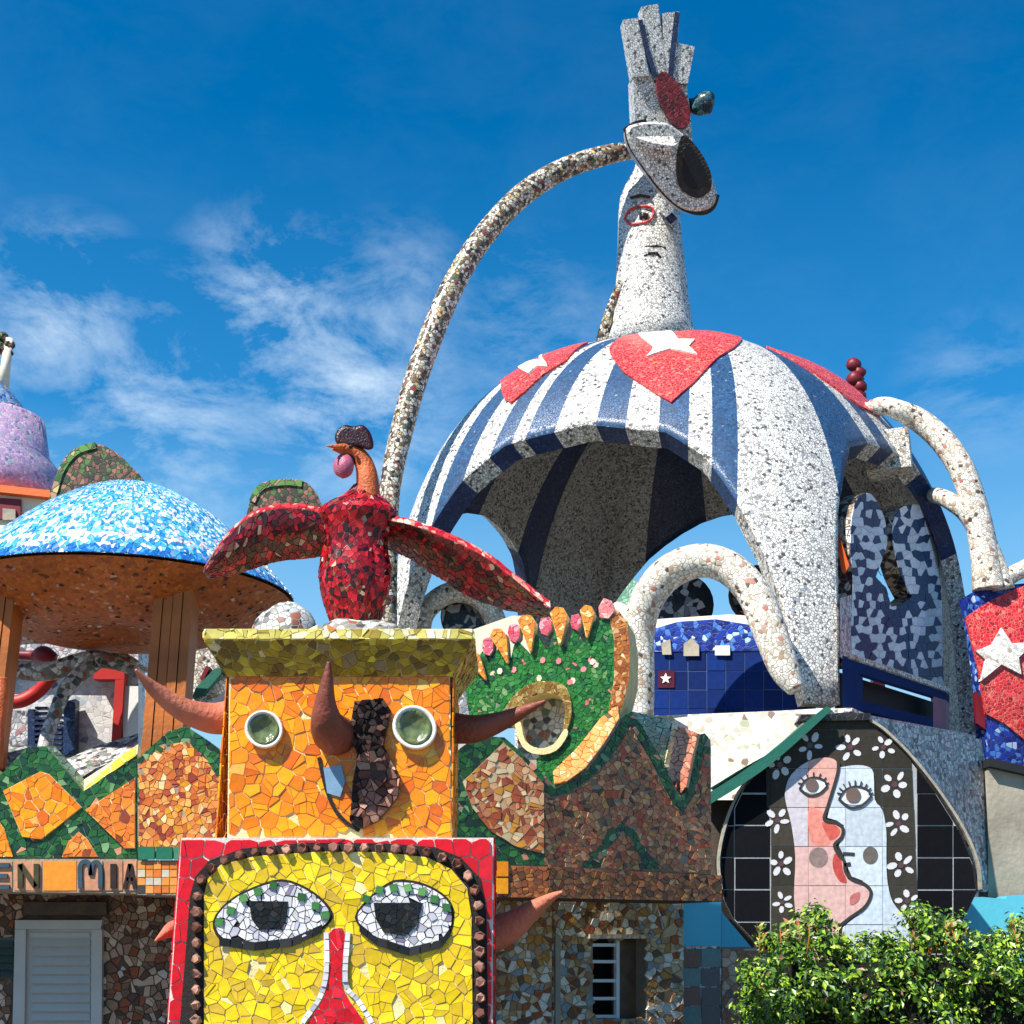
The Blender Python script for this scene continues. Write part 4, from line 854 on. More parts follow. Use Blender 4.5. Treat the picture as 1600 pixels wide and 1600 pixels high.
def tmax(ph):
    ph = ph % 360
    if 94 < ph < 266:
        v = interp(ph, [b_[0] for b_ in backv], [min(1500, b_[1]) for b_ in backv])
        lo_, hi_ = .7, pi/2
        for _ in range(24):
            m_ = (lo_+hi_)/2
            if proj(DS(ph, m_))[1] < v: lo_ = m_
            else: hi_ = m_
        return lo_
    m_ = ph % 90; dl = min(m_, 90-m_)
    if ph > 300: dl *= 1.3
    return acos(min(1, cz(dl)/HH))
pav = thing('domed_pavilion', 'big white and blue striped dome on four tapering legs with red star triangles', 'pavilion', (CC.x, CC.y, ZF))
def rimphi(u):
    lo_, hi_ = 6.0, 86.0
    for _ in range(24):
        m_ = (lo_+hi_)/2
        if proj(DS(m_, tmax(m_)))[0] > u: lo_ = m_
        else: hi_ = m_
    return lo_
fr = [-10]+[rimphi(u) for u in (1152, 1112, 1075, 1029, 977, 931, 866, 820, 799, 765, 723, 674)]
secs = [(-102, -76, 'w', 'leg'), (-76, -62, 'b', 0), (-62, -50, 'w', 0), (-50, -42, 'b', 0), (-42, -34, 'w', 0), (-34, -10, 'b', 0)]
for i in range(len(fr)-1): secs.append((fr[i], fr[i+1], 'w' if i % 2 == 0 else 'b', 'leg' if i == 0 else 0))
secs += [(fr[-1], 98, 'w', 'leg'), (98, 104, 'b', 0), (104, 111, 'w', 0), (111, 118, 'b', 0), (118, 137, 'w', 0), (137, 148, 'b', 0), (148, 186, 'w', 'leg'), (186, 207, 'b', 0), (207, 217, 'w', 0), (217, 226, 'b', 0), (226, 236, 'w', 0), (236, 246, 'b', 0), (246, 252, 'w', 0), (252, 258, 'b', 0)]
print('front boundaries', [round(x, 1) for x in fr])
TH_ = .24
def sector(a, b, c, isleg):
    n = max(3, int((b-a)/1.2)); m = 30; V = []; Fs = []; mi = []
    cols_ = [a+(b-a)*i/n for i in range(n+1)]
    for lay in (0, 1):
        for ph in cols_:
            tm = tmax(ph)
            for j in range(m+1):
                t = max(.004, tm*j/m); V.append(DS(ph, t, 0 if lay == 0 else -TH_))
    k = m+1; o = (n+1)*k
    for i in range(n):
        for j in range(m):
            Fs.append((i*k+j, (i+1)*k+j, (i+1)*k+j+1, i*k+j+1)); mi.append(0)
            Fs.append((o+i*k+j, o+i*k+j+1, o+(i+1)*k+j+1, o+(i+1)*k+j)); mi.append(1)
        Fs.append((i*k+m, (i+1)*k+m, o+(i+1)*k+m, o+i*k+m)); mi.append(2)
    return mk('leg' if isleg else ('white_stripe' if c == 'w' else 'blue_stripe'), V, Fs, [M['white' if c == 'w' else 'blue'], M['inner' if c == 'w' else 'navy'], M['white_old'] if c == 'w' else M['navy']], pav, smooth=False, midx=mi, fix=False)  # inner faces take darker copies of both stripe colours as painted shade
for a, b, c, l_ in secs:
    o = sector(a, b, c, l_)
    for i, p in enumerate(o.data.polygons): p.use_smooth = o.data.polygons[i].material_index < 2
# flag triangles with stars, laid on the shell
def patch(nm, region, mat, h, step=(3, .06)):
    cells = cut(grid(region, *step), region); V = []; Fs = []
    for c_ in cells:
        n = len(c_); o = len(V); V += [DS(p[0], p[1], h) for p in c_]; Fs.append(tuple(range(o, o+n)))
    # rim
    D = dens(region, .6 if step[0] > 1 else .1); n = len(D); o = len(V); V += [DS(p[0], p[1], h) for p in D]+[DS(p[0], p[1], -.02) for p in D]
    Fs += [(o+i, o+(i+1) % n, o+n+(i+1) % n, o+n+i) for i in range(n)]
    return mk(nm, V, Fs, mat, pav, fix=False)
def inv(u, v):                   # (phi, t) of the front shell seen at a photo pixel
    best = None
    for i in range(-20, 98, 2):
        for j in range(4, 44):
            t = j*.03; q = proj(DS(i, t)); d = (q[0]-u)**2+(q[1]-v)**2
            if best is None or d < best[0]: best = (d, i, t)
    _, i, t = best; s1, s2 = 2.0, .03
    for _ in range(30):
        for di, dt in ((s1, 0), (-s1, 0), (0, s2), (0, -s2)):
            q = proj(DS(min(97, i+di), t+dt)); d = (q[0]-u)**2+(q[1]-v)**2
            if d < best[0]: best = (d, i+di, t+dt)
        if (best[1], best[2]) == (i, t): s1 *= .5; s2 *= .5
        i, t = best[1], best[2]
    return (i, t)
def tri_reg(px_): return dens([inv(*p) for p in px_], 1.5)
triA = tri_reg(curve([(957, 560), (953, 548), (966, 533), (1000, 521), (1060, 516), (1120, 520), (1144, 529)], 2)+[(1120, 562), (1084, 600), (1049, 631), (1015, 610), (975, 584)])
starA = [inv(*p) for p in [(1011, 562), (1024, 548), (1006, 535), (1036, 535), (1049, 521), (1060, 535), (1086, 535), (1076, 546), (1089, 558), (1048, 550)]]
patch('red_triangle', triA, M['red'], .03); patch('white_star', starA, M['star'], .05, (2, .05))
triB = tri_reg([(919, 537), (880, 548), (840, 562), (800, 590), (785, 604), (790, 625), (800, 632), (822, 614), (850, 588), (886, 566)])
patch('red_triangle', triB, M['red'], .03)
patch('white_star', [inv(*p) for p in [(822, 581), (846, 566), (866, 558), (872, 556), (856, 571), (858, 578), (842, 576), (828, 588), (832, 577)]], M['star'], .05, (2, .05))
# third triangle lies on the far right flank; shown edge-on
patch('red_triangle', [(-27, .50), (-34, .40), (-56, .34), (-62, .62), (-58, .78), (-47, .76), (-36, .64)], M['red'], .03)
# concrete rib end that juts from the right arch
pe = DS(-57, tmax(-57)-.03); nrm = Vector((pe.x-CC.x, pe.y-CC.y, 0)).normalized(); tg = Vector((nrm.y, -nrm.x, 0))
vb = [pe+nrm*a_+tg*b_+Vector((0, 0, c_)) for c_ in (-.34, .22) for a_, b_ in ((.13, -.26), (.13, .2), (-.45, .2), (-.45, -.26))]
mk('rib_end', vb, [(0, 1, 2, 3), (4, 5, 6, 7), (0, 1, 5, 4), (1, 2, 6, 5), (2, 3, 7, 6), (3, 0, 4, 7)], M['white_old'], pav)

# ================================================================== 7. HEAD SCULPTURE ON THE DOME
YH = 18.0; FH = F(YH)
hd = thing('hand_head_sculpture', 'tall white mosaic neck with tilted oval mouth, raised fingers and long curving arm', 'sculpture', (at(1018, 512, YH).x, YH, 9.7))
def loft(nm, rows, mat, par, nseg=10, Y=YH, dfac=.85, smooth=True):     # rows: (v, u_left, u_right)
    V, Fs = [], []
    for v, a, b in rows:
        c = at((a+b)/2, v, Y); r = px(c, (b-a)/2)
        for k in range(nseg): t = 2*pi*(k+.5)/nseg; V.append(c+Vector((cos(t)*r*1.04, sin(t)*r*dfac, 0)))
    n = len(rows)
    for j in range(n-1):
        for k in range(nseg): Fs.append((j*nseg+k, j*nseg+(k+1) % nseg, (j+1)*nseg+(k+1) % nseg, (j+1)*nseg+k))
    Fs += [tuple(range(nseg)), tuple(range((n-1)*nseg, n*nseg))]
    return mk(nm, V, Fs, mat, par, smooth=smooth)
nk = loft('neck', [(545, 946, 1088), (512, 957, 1080), (470, 961, 1074), (430, 963, 1070), (380, 966, 1064), (330, 967, 1060), (312, 969, 1058), (295, 976, 1056), (270, 990, 1052), (250, 996, 1048), (200, 1000, 1046)], M['white'], hd, 12)
NS = F(YH-.62)
ribbon('eye_outline', [(975, 345), (982, 330), (1000, 323), (1020, 322), (1021, 337), (1010, 348), (980, 350), (975, 345)], 4.5, F(YH-.5), .0, M['red'], hd) if False else None
def neckmark(nm, pts, wd, mat, closed=False):
    P = []
    for u, v in pts:
        r = ray(u, v); best = None
        for i in range(160):           # march onto the neck surface
            Y = YH-.75+i*.006; p = EYE+r*(Y/r.y); c = at(1016, v, YH); rr = px(c, 50)
            if ((p.x-c.x)/(rr*1.04))**2+((p.y-YH)/(rr*.85))**2 <= 1: break
        P.append(p)
    tube3(nm, P, [wd]*len(P), mat, hd, 6)
neckmark('eye_ring', curve([(976, 342), (984, 328), (1003, 322), (1020, 326), (1019, 340), (1006, 348), (984, 350)], 3)+[(976, 342)], .019, M['red'])
neckmark('eye_pupil', [(1000, 336), (1012, 338)], .05, M['blackband'])
neckmark('brow', [(985, 309), (1000, 305), (1016, 308)], .022, M['blackband'])
neckmark('nose_mark', [(1006, 386), (1026, 384), (1040, 388)], .018, M['blackband'])
neckmark('mouth_mark', [(1006, 402), (1014, 396), (1026, 396), (1032, 404)], .03, M['blackband'])
neckmark('eye_pupil', [(1045, 336), (1053, 346)], .07, M['navy'])
neckmark('side_mark', [(1056, 420), (1060, 436), (1062, 444)], .03, M['redp'])
# tilted oval mouth disk
dk = curve([(976, 202), (990, 193), (1012, 190), (1040, 192), (1060, 204), (1084, 226), (1106, 262), (1120, 300), (1116, 322), (1094, 332), (1064, 326), (1034, 300), (1004, 262), (984, 232)], 4, True)
FD = Tri((1045, 190, YH-1.65), (1100, 330, YH-1.1), (985, 215, YH-1.52))
n = len(dk); mc = cen(dk)
Vd = [FD(p[0], p[1], 0) for p in dk]+[FD(mc[0]+(p[0]-mc[0])*.9, mc[1]+(p[1]-mc[1])*.92, .12) for p in dk]+[FD(p[0], p[1], -.75) for p in dk]
mouth = mk('mouth_disk', Vd, [tuple(range(n, 2*n)), tuple(range(3*n-1, 2*n-1, -1))]+[(i, (i+1) % n, n+(i+1) % n, n+i) for i in range(n)]+[(i, 2*n+i, 2*n+(i+1) % n, (i+1) % n) for i in range(n)], M['white'], hd)
# raised wedge that catches the sun along its top
poly = [(986, 208), (1012, 195), (1040, 198), (1056, 226), (1020, 222), (988, 214)]
TFc = Tri((985, 210, YH-1.58), (1045, 226, YH-1.82), (1020, 192, YH-1.36))
slabT('sunlit_facet', [(985, 212), (996, 200), (1014, 194), (1040, 196), (1058, 224), (1052, 228), (1022, 224)], TFc, .08, M['white'], hd)
ribbon('black_edge', [(978, 202), (984, 226), (1000, 252), (1026, 288), (1050, 314), (1074, 329), (1098, 333), (1114, 324), (1121, 304)], 7, FD, .03, M['blackband'], hd, k=4)
ribbon('black_edge', [(974, 204), (990, 193), (1010, 188)], 5, FD, .03, M['blackband'], hd, k=4)
om = curve([(1064, 214), (1080, 222), (1098, 246), (1110, 274), (1108, 298), (1090, 310), (1070, 302), (1058, 286), (1056, 250)], 4, True)
slab('open_mouth', om, FD, .05, M['blackband'], hd, h=.15)
slab('mouth_hollow', [(mx_*.62+1083*.38, my_*.72+266*.28) for mx_, my_ in om], FD, .03, M['dark'], hd, h=.16)
# palm and fingers, leaning forward so their faces fall in shade
class TiltPl(Pl):
    def __init__(s, a, b, c): t_ = Tri(a, b, c); s.p, s.n = t_.p, t_.n
PF = TiltPl((1030, 10, YH-.9), (1000, 200, YH-.3), (1080, 200, YH-.26))
slab('palm', [(989, 118), (1012, 110), (1030, 128), (1056, 120), (1072, 126), (1078, 170), (1082, 224), (1050, 215), (1020, 196), (992, 190)], PF, .5, M['white'], hd)
for q, s_ in (([(973, 33), (996, 30), (1013, 120), (988, 122)], M['navy']), ([(1001, 13), (1027, 8), (1042, 120), (1021, 126)], M['white']), ([(1034, 23), (1060, 20), (1054, 124), (1036, 124)], M['navy']), ([(1058, 69), (1084, 75), (1073, 134), (1053, 130)], M['white'])):
    slab('finger', q, PF, .34, M['white'], hd, h=.07)
ribbon('navy_side', [(999, 34), (1010, 80), (1024, 124)], 7, PF, .09, M['navy'], hd, k=3)
ribbon('navy_side', [(1057, 22), (1051, 70), (1046, 124)], 8, PF, .09, M['navy'], hd, k=3)
slab('red_palm_patch', curve([(1024, 126), (1034, 116), (1046, 124), (1062, 142), (1075, 172), (1074, 196), (1062, 204), (1044, 190), (1028, 160)], 4, True), PF, .1, mosaic('dark_red_mosaic', [(C(130, 20, 36), 50), (C(160, 40, 50), 20), (C(80, 16, 26), 20)], 18, C(70, 20, 26)), hd, h=.14)
kn = (lambda m_: tube('ear_knob', [(1082, 170, YH-.3, 9), (1090, 168, YH-.32, 14), (1100, 162, YH-.34, 18), (1110, 160, YH-.36, 18), (1114, 160, YH-.36, 12)], m_, hd, k=3))(mosaic('dark_green_mosaic', [(C(30, 70, 84), 40), (C(20, 40, 56), 34), (C(70, 120, 110), 16)], 16, C(24, 36, 44)))
tube('ear_stalk', [(1066, 168, YH-.1, 14), (1078, 166, YH-.2, 12), (1090, 164, YH-.3, 12)], M['navy'], hd)
# long arm tube
tube('long_arm', [(1000, 236, YH-.5, 12), (975, 237, YH-.6, 14), (940, 244, YH-.65, 16), (885, 262, YH-.7, 17), (830, 294, YH-.8, 18), (784, 336, YH-.9, 18), (742, 388, YH-1, 18), (706, 450, YH-1.1, 18.5), (672, 530, YH-1.2, 19), (646, 605, YH-1.3, 18.5), (626, 680, YH-1.4, 18), (612, 745, YH-1.5, 17), (606, 800, YH-1.6, 17), (604, 900, YH-1.7, 17), (604, 1010, YH-1.8, 17), (606, 1180, YH-1.8, 18)], M['trunk'], hd, k=6, seg=18)
tube('thin_arm', [(972, 440, YH-.2, 7), (958, 474, YH-.1, 8), (948, 505, YH, 9), (940, 535, YH+.1, 10)], M['trunk'], hd, k=5)

# ================================================================== 8. TERRACE, TILED PARAPETS AND TUBES ROUND THE PAVILION
def T2(a, b, off=0.0):           # plan point: a m from the near corner towards L, b m towards R
    q = FRp+e1*a+e2*b; return (q.x, q.y)
LP = through(T2(-.4, -.45), T2(5, -.45)); RP = through(T2(-.4, -.45), T2(-.4, 5))
ter = thing('terrace_block', 'pale mosaic roof terrace block under the domed pavilion', 'terrace', (T2(2.5, 2.5)[0], T2(2.5, 2.5)[1], 0))
cornerx, cornery = T2(-.4, -.45); cu = proj(Vector((cornerx, cornery, 4.2)))[0]
slab('pale_side', [(cu, 1106), (960, 1121), (960, 1420), (cu, 1480)], LP, .4, M['terrace'], ter)
slab('grey_side', [(cu, 1106), (1330, 1112), (1532, 1150), (1548, 1380), (1546, 1500), (cu, 1500)], RP, .4, M['terr_side'], ter)  # greyer mosaic than the pale side, its shade put into the colour
fz = at(cu, 1108, cornery).z
fv = [Vector((*T2(-.1, -.1), fz-.02)), Vector((*T2(6.2, -.1), fz-.02)), Vector((*T2(6.2, 5.6), fz-.02)), Vector((*T2(-.1, 5.6), fz-.02))]
mk('terrace_floor', fv+[p-Vector((0, 0, .25)) for p in fv], [(0, 1, 2, 3), (7, 6, 5, 4), (0, 4, 5, 1), (1, 5, 6, 2), (2, 6, 7, 3), (3, 7, 4, 0)], M['concrete'], ter)
for k in range(5):
    cx, cy = ((1128, 1136), (1140, 1150), (1108, 1162), (1112, 1180), (1150, 1200))[k]
    tiles('rust_patch', LP, [ell(cx, cy, 10-k, 6, 7)], [(C(150, 92, 66), 1), (C(190, 160, 140), .5)], ter, h=.01, gap=.02, seed=k)
# navy tiled parapet between the legs
N1 = through(T2(.5, .15), T2(5, .15))
nw = thing('navy_tile_parapet', 'navy blue tiled parapet behind the curved white tube under the dome', 'parapet', (T2(2, .3)[0], T2(2, .3)[1], fz))
nreg = [(1016, 1020), (1262, 1016), (1262, 1112), (1016, 1120)]
slab('parapet_core', [(1016, 1000), (1262, 1000), (1262, 1118), (1016, 1124)], N1, .25, plain('blue_joint', C(60, 80, 120), .9), nw)
star_cell = None
cells = gr(nreg, 29.5, 29.5, 1016, 1019)
tiles('navy_tile', N1, cells, P_NAVY, nw, mat=DULL, h=.012, gap=.05, seed=5, tilt=.08)
tiles('star_tile', N1, [[(1029, 1048), (1055, 1048), (1055, 1075), (1029, 1075)]], [(C(74, 14, 30), 1)], nw, h=.02, base=.012, gap=0)
slab('small_star', [(1042+9*sin(k*pi/5)*(1 if k % 2 == 0 else .42), 1061-9*cos(k*pi/5)*(1 if k % 2 == 0 else .42)) for k in range(10)], N1, .02, M['star'], nw, h=.035)
bw = [(1016, 985), (1060, 972), (1120, 968), (1180, 978), (1262, 984), (1262, 1016), (1016, 1019)]
slab('cobalt_rim', bw, N1, .3, M['bluewall'], nw, h=.02)
for q in ([(1071, 1008), (1083, 998), (1095, 1010), (1095, 1026), (1071, 1026)], [(1120, 1010), (1143, 1010), (1143, 1025), (1120, 1025)], [(1036, 1006), (1050, 1000), (1052, 1024), (1038, 1024)]):
    slab('white_tile', q, N1, .02, M['whitep'] if q[0][0] == 1120 else M['concrete'], nw, h=.05)
slab('cream_coping', [(1016, 968), (1140, 960), (1220, 966), (1220, 982), (1120, 972), (1016, 984)], through(T2(.5, .5), T2(5, .5)), .2, M['cream'], nw)
# checkered balls on short posts
def chball(u, v, r, Y, label, post=True):
    c = at(u, v, Y); R = px(c, r); t_ = thing('checkered_disc', label, 'ornament', (c.x, c.y, fz), 'checkered discs on the terrace')
    NB = F(Y)
    reg = ell(u, v, r, r*1.03, 24)
    b_ = slab('disc', reg, NB, .22, M['grout_blk'], t_)
    m_ = b_.modifiers.new('bevel', 'BEVEL'); m_.width = .03; m_.segments = 2
    tiles('check_piece', NB, vor(ell(u, v, r*.95, r*.97, 24), 10, int(u), 11), P_CHECKB, t_, h=.014, gap=.06, seed=int(v))
    if post: slab('post', [(u-7, v+r-3), (u+7, v+r-3), (u+8, 1035), (u-8, 1035)], F(Y+.05), .12, M['check'], t_)
chball(1070, 944, 46, 17.6, 'round navy and grey checkered disc framed by the arching white tube')
chball(1183, 925, 42, 18.2, 'checkered disc half hidden between arching tube and near white leg')
chball(724, 962, 36, 18.2, 'dark checkered disc inside the small tube arch right of the red bird')
# arching tube
def tubething(label, pts, mat='tube', base=None, nm='arched_tube', extra=()):
    t_ = thing(nm, label, 'tube arch', base or at(*pts[0][:3]))
    tube('tube', pts, M[mat], t_, k=7, seg=18)
    for e_ in extra: tube('branch', e_, M[mat], t_, k=6, seg=14)
    return t_
tubething('thick white mosaic tube arching from the green crown to the near leg', [(996, 1130, 14.6, 25), (998, 1060, 14.6, 25), (998, 990, 14.6, 25), (1012, 935, 14.5, 26), (1046, 894, 14.4, 27), (1094, 876, 14.3, 27), (1140, 888, 14.2, 27), (1178, 928, 14.1, 27), (1204, 990, 14.0, 27), (1226, 1046, 13.95, 24), (1244, 1078, 13.9, 14)], extra=[[(998, 985, 14.6, 22), (985, 968, 14.7, 19), (960, 952, 14.8, 14)]])
tubething('slim pale tube arch behind the red bird wing', [(655, 1000, 18, 17), (662, 960, 18, 17), (690, 932, 18, 17), (722, 925, 18, 17), (756, 940, 18, 17), (776, 975, 18, 17), (782, 1010, 18, 17)])
tubething('long white tube arching down outside the right side of the dome', [(1352, 640, 17.4, 11), (1378, 634, 17.3, 14), (1402, 640, 17.2, 16), (1438, 658, 17.2, 19), (1474, 690, 17.1, 20), (1502, 732, 17, 20), (1520, 780, 17, 20), (1532, 830, 17, 21), (1539, 870, 17, 22), (1543, 900, 17, 24), (1546, 922, 17, 26)], 'tube', extra=[[(1456, 774, 17.9, 12), (1470, 776, 17.4, 13), (1486, 784, 17.1, 14), (1510, 802, 17, 15), (1535, 838, 17, 17), (1555, 880, 17, 16), (1568, 922, 17, 18)], [(1562, 912, 17, 14), (1585, 896, 17, 13), (1620, 880, 17, 14)]])
# checkered figure wall at the right
R1 = through(T2(-.1, .2), T2(-.1, 5))
fig = thing('checkered_figure_wall', 'blue and white checkered cut-out wall with two rounded lobes inside the right arch', 'wall', (T2(-.1, 2)[0], T2(-.1, 2)[1], fz))
fp = curve([(1330, 1044), (1330, 960), (1332, 905), (1328, 860), (1330, 808), (1338, 782), (1352, 770), (1366, 778), (1382, 812), (1385, 850), (1374, 884), (1368, 902)], 3)[:-1]+[(1368, 902), (1384, 918), (1392, 948), (1408, 946), (1424, 932)]+curve([(1424, 932), (1408, 900), (1397, 860), (1394, 824), (1404, 796), (1430, 788), (1450, 800), (1462, 850), (1470, 920), (1474, 1078)], 3)
fp = fp[:-1]+[(1474, 1075), (1330, 1034)]
slab('cutout_wall', fp, R1, .22, M['grout'], fig, side=mosaic('check_edge', [(C(30, 28, 34), 40), (C(170, 150, 130), 40)], 13, C(90, 80, 70)))
tiles('check_piece', R1, vor(fp, 8.5, 151, 13, jit=.28), P_CHECK, fig, h=.012, gap=.05, seed=152, limit=300, mat=MATTE, minarea=.04, colf=lambda m, r_: pick([(C(16, 50, 96), 1)] if ((int(m[0]/9.0)+int(m[1]/13.0)) % 2 == 0) != (r_.random() < .27) else [(C(228, 228, 232), 1)], r_))
slab('side_panel', [(1312, 935), (1330, 930), (1330, 1034), (1312, 1026)], R1, .1, M['terr_side'], fig, ext=Vector((.05, .12, 0)))
ws = [(1308, 1018), (1472, 1078), (1474, 1138), (1308, 1102)]
bx = thing('blue_box_window', 'deep blue framed opening with magenta edge under the checkered wall', 'window', (T2(-.12, 2)[0], T2(-.12, 2)[1], fz))
R2 = through(T2(-.22, .1), T2(-.22, 5))
for q, m_ in (([(1316, 1024), (1478, 1080), (1478, 1094), (1316, 1044)], 'bluep'), ([(1316, 1044), (1340, 1052), (1340, 1108), (1316, 1103)], 'bluep'), ([(1458, 1088), (1478, 1094), (1478, 1143), (1458, 1139)], 'mag'), ([(1340, 1094), (1458, 1122), (1458, 1139), (1340, 1108)], 'bluep')):
    slab('frame', q, R2, .3, plain('deep_blue_paint', C(6, 42, 92), .85, .1, 3, .1, .1) if m_ == 'bluep' else M['magenta'], bx, ext=Vector((.12, .26, 0)))
slab('opening_back', [(1344, 1046), (1500, 1098), (1500, 1150), (1344, 1122)], R2, .03, M['dark'], bx, h=-.25)
slab('white_coping', [(1318, 1018), (1480, 1074), (1480, 1081), (1318, 1025)], R2, .36, M['white_old'], bx, h=.02, ext=Vector((.12, .26, 0)))
# orange bird beak, small white panel behind the leg
t_ = thing('orange_beak', 'bright orange pointed beak poking out beside the near dome leg', 'ornament', at(1308, 850, 16))
mk('beak', [at(1300, 826, 15.3), at(1310, 832, 15.1), at(1327, 884, 14.9), at(1320, 897, 15.1), at(1298, 880, 15.5), at(1302, 832, 15.7), at(1306, 886, 15.7)], [(0, 1, 2, 3, 4), (0, 5, 2, 1), (4, 3, 2, 6), (5, 0, 4, 6), (5, 6, 2)], M['orange'], t_)
# red small figure behind the dome
t_ = thing('red_figurine', 'small red stacked figure standing behind the right shoulder of the dome', 'ornament', at(1337, 640, 21))
for u, v, r in ((1334, 570, 11), (1343, 582, 9), (1336, 592, 12), (1344, 604, 10), (1338, 622, 14), (1338, 650, 15), (1339, 690, 16)): ball('lump', at(u, v, 21), px(at(u, v, 21), r*1.15), M['dred'], t_, sq=(1, .8, .9), lump=.16, seed=v, nu=9, nv=6)
box('stem', at(1334, 660, 21).x-.05, at(1342, 660, 21).x+.05, 20.95, 21.1, fz-.2, at(1338, 690, 21).z, M['red'], t_)
# pale green shape seen through the arch
t_ = thing('pale_green_fin', 'pale green rounded form seen through the pavilion arch beside the tube', 'ornament', at(970, 1000, 23))
fn = slab('fin', curve([(940, 1010), (945, 930), (958, 896), (975, 890), (992, 905), (1005, 940), (1010, 1010)], 4)+[(1010, 1050), (940, 1050)], F(23), .4, M['green_band'], t_)

# ================================================================== 9. MURAL OF TWO FACES ON BLACK TILES
YM = 12.9; FM = F(YM)
mu = thing('face_mural', 'round black tiled mural of a pink and a white face in profile among white flowers', 'mural', (at(1330, 1400, YM).x, YM+.1, 0))
disc = [(1128, 1382), (1124, 1340), (1136, 1280), (1160, 1230), (1196, 1188), (1244, 1140), (1262, 1128), (1352, 1126), (1380, 1142), (1420, 1182), (1462, 1236), (1500, 1296), (1522, 1350), (1528, 1390), (1514, 1420), (1500, 1446), (1500, 1560), (1195, 1560), (1178, 1474), (1142, 1436), (1128, 1406)]
slab('mural_wall', disc, FM, .3, M['grout_blk'], mu)
TG = (1204, 1140, 57, 61)
grt = plain('grey_joint', C(170, 170, 168), .9, .1, 9, .2)
slab('joint_bed', [(cen(disc)[0]+(p[0]-cen(disc)[0])*.985, cen(disc)[1]+(p[1]-cen(disc)[1])*.985) for p in disc], FM, .01, grt, mu, h=.004)
cenr = [(1196, 1188), (1244, 1140), (1262, 1128), (1352, 1126), (1380, 1142), (1424, 1186), (1440, 1560), (1204, 1560)]
darkt = mk  # plain tiles of the background
tiles('black_tile', FM, [c for c in gr([(cen(disc)[0]+(p[0]-cen(disc)[0])*.985, cen(disc)[1]+(p[1]-cen(disc)[1])*.985) for p in disc], 57, 50, 1204, 1140, holes=[cenr])], [(C(12, 13, 18), 60), (C(17, 17, 22), 30)], mu, mat=DULL, h=.008, gap=.05, base=.004, tilt=.02, seed=2)
tiles('flower_ground_tile', FM, gr(cenr, 58, 61, 1204, 1140), [(C(66, 62, 54), 50), (C(58, 54, 47), 30)], mu, mat=DULL, h=.008, gap=.02, base=.008, tilt=.02, seed=3)
pinkf = curve([(1244, 1440), (1240, 1400), (1242, 1340), (1236, 1290), (1228, 1258), (1226, 1236), (1236, 1210), (1262, 1190), (1290, 1184), (1306, 1190), (1308, 1206), (1302, 1226), (1292, 1256), (1286, 1280), (1306, 1288), (1314, 1296), (1312, 1308), (1302, 1318), (1306, 1330), (1316, 1342), (1318, 1356), (1324, 1374), (1344, 1380), (1356, 1390), (1358, 1402), (1346, 1418), (1326, 1432), (1310, 1446)], 3)+[(1310, 1500), (1244, 1500)]
whitef = curve([(1310, 1200), (1334, 1196), (1354, 1198), (1364, 1208), (1366, 1250), (1378, 1266), (1384, 1300), (1384, 1340), (1386, 1380), (1394, 1410), (1414, 1434), (1420, 1444)], 3)+[(1420, 1500), (1312, 1500), (1316, 1448), (1340, 1430), (1360, 1404), (1358, 1388), (1346, 1376), (1330, 1370), (1322, 1352), (1318, 1338), (1310, 1322), (1316, 1306), (1318, 1290), (1306, 1282), (1292, 1278), (1298, 1250), (1308, 1216)]
pk = [(C(214, 196, 200), 60), (C(206, 184, 188), 30)]
def pinkcol(m, r_):
    return C(208, 200, 206) if m[1] < 1330 and m[0] < 1280 else (C(222, 180, 172) if m[1] > 1330 else C(226, 170, 156))
tiles('pink_face_tile', FM, gr(pinkf, 58, 61, 1204, 1140), pk, mu, h=.008, gap=.015, base=.018, tilt=.0, colf=pinkcol, minarea=0)
tiles('white_face_tile', FM, gr(whitef, 58, 61, 1204, 1140), [(C(208, 218, 226), 60), (C(200, 212, 222), 30)], mu, h=.008, gap=.015, base=.017, tilt=.0, seed=4, minarea=0)
HM = .0295
ol = M['grout_blk']; lineM = plain('dark_glaze_line', C(58, 54, 50), .4, .1, 5, .1)
ribbon('profile_line', [(1309, 1192), (1308, 1208), (1300, 1236), (1292, 1262), (1287, 1281), (1305, 1286), (1316, 1295), (1314, 1310), (1303, 1320), (1308, 1334), (1318, 1346), (1320, 1362), (1330, 1374), (1350, 1382), (1360, 1396), (1350, 1418), (1330, 1432), (1312, 1446)], 5, FM, HM, lineM, mu, k=4)
ribbon('profile_line', [(1316, 1334), (1334, 1335)], 5, FM, HM, lineM, mu, k=1)
ribbon('profile_line', [(1318, 1352), (1328, 1350)], 6, FM, HM, lineM, mu, k=1)
SM = [0]
def smear(nm, out, col):
    SM[0] += 1
    slab(nm, out, FM, .006, plain(nm+'_glaze', col, .35, .25, 20, .1), mu, h=.0238+SM[0]*.0004)
smear('red_nose_patch', curve([(1288, 1284), (1304, 1290), (1312, 1298), (1308, 1308), (1296, 1314), (1284, 1306), (1276, 1292)], 3, True), C(204, 92, 78))
smear('blush_patch', curve([(1264, 1262), (1284, 1270), (1284, 1290), (1296, 1316), (1288, 1322), (1268, 1318), (1262, 1290)], 3, True), C(226, 140, 124))
smear('red_lip_patch', curve([(1304, 1334), (1313, 1342), (1316, 1360), (1322, 1378), (1312, 1378), (1302, 1362), (1300, 1346)], 3, True), C(190, 74, 66))
smear('cheek_disc', ell(1278, 1340, 15, 16, 16), C(142, 120, 114)); smear('cheek_disc', ell(1359, 1337, 12, 14, 16), C(104, 96, 90))
smear('mark_patch', curve([(1328, 1400), (1342, 1394), (1340, 1408), (1328, 1414)], 3, True), C(188, 110, 104))
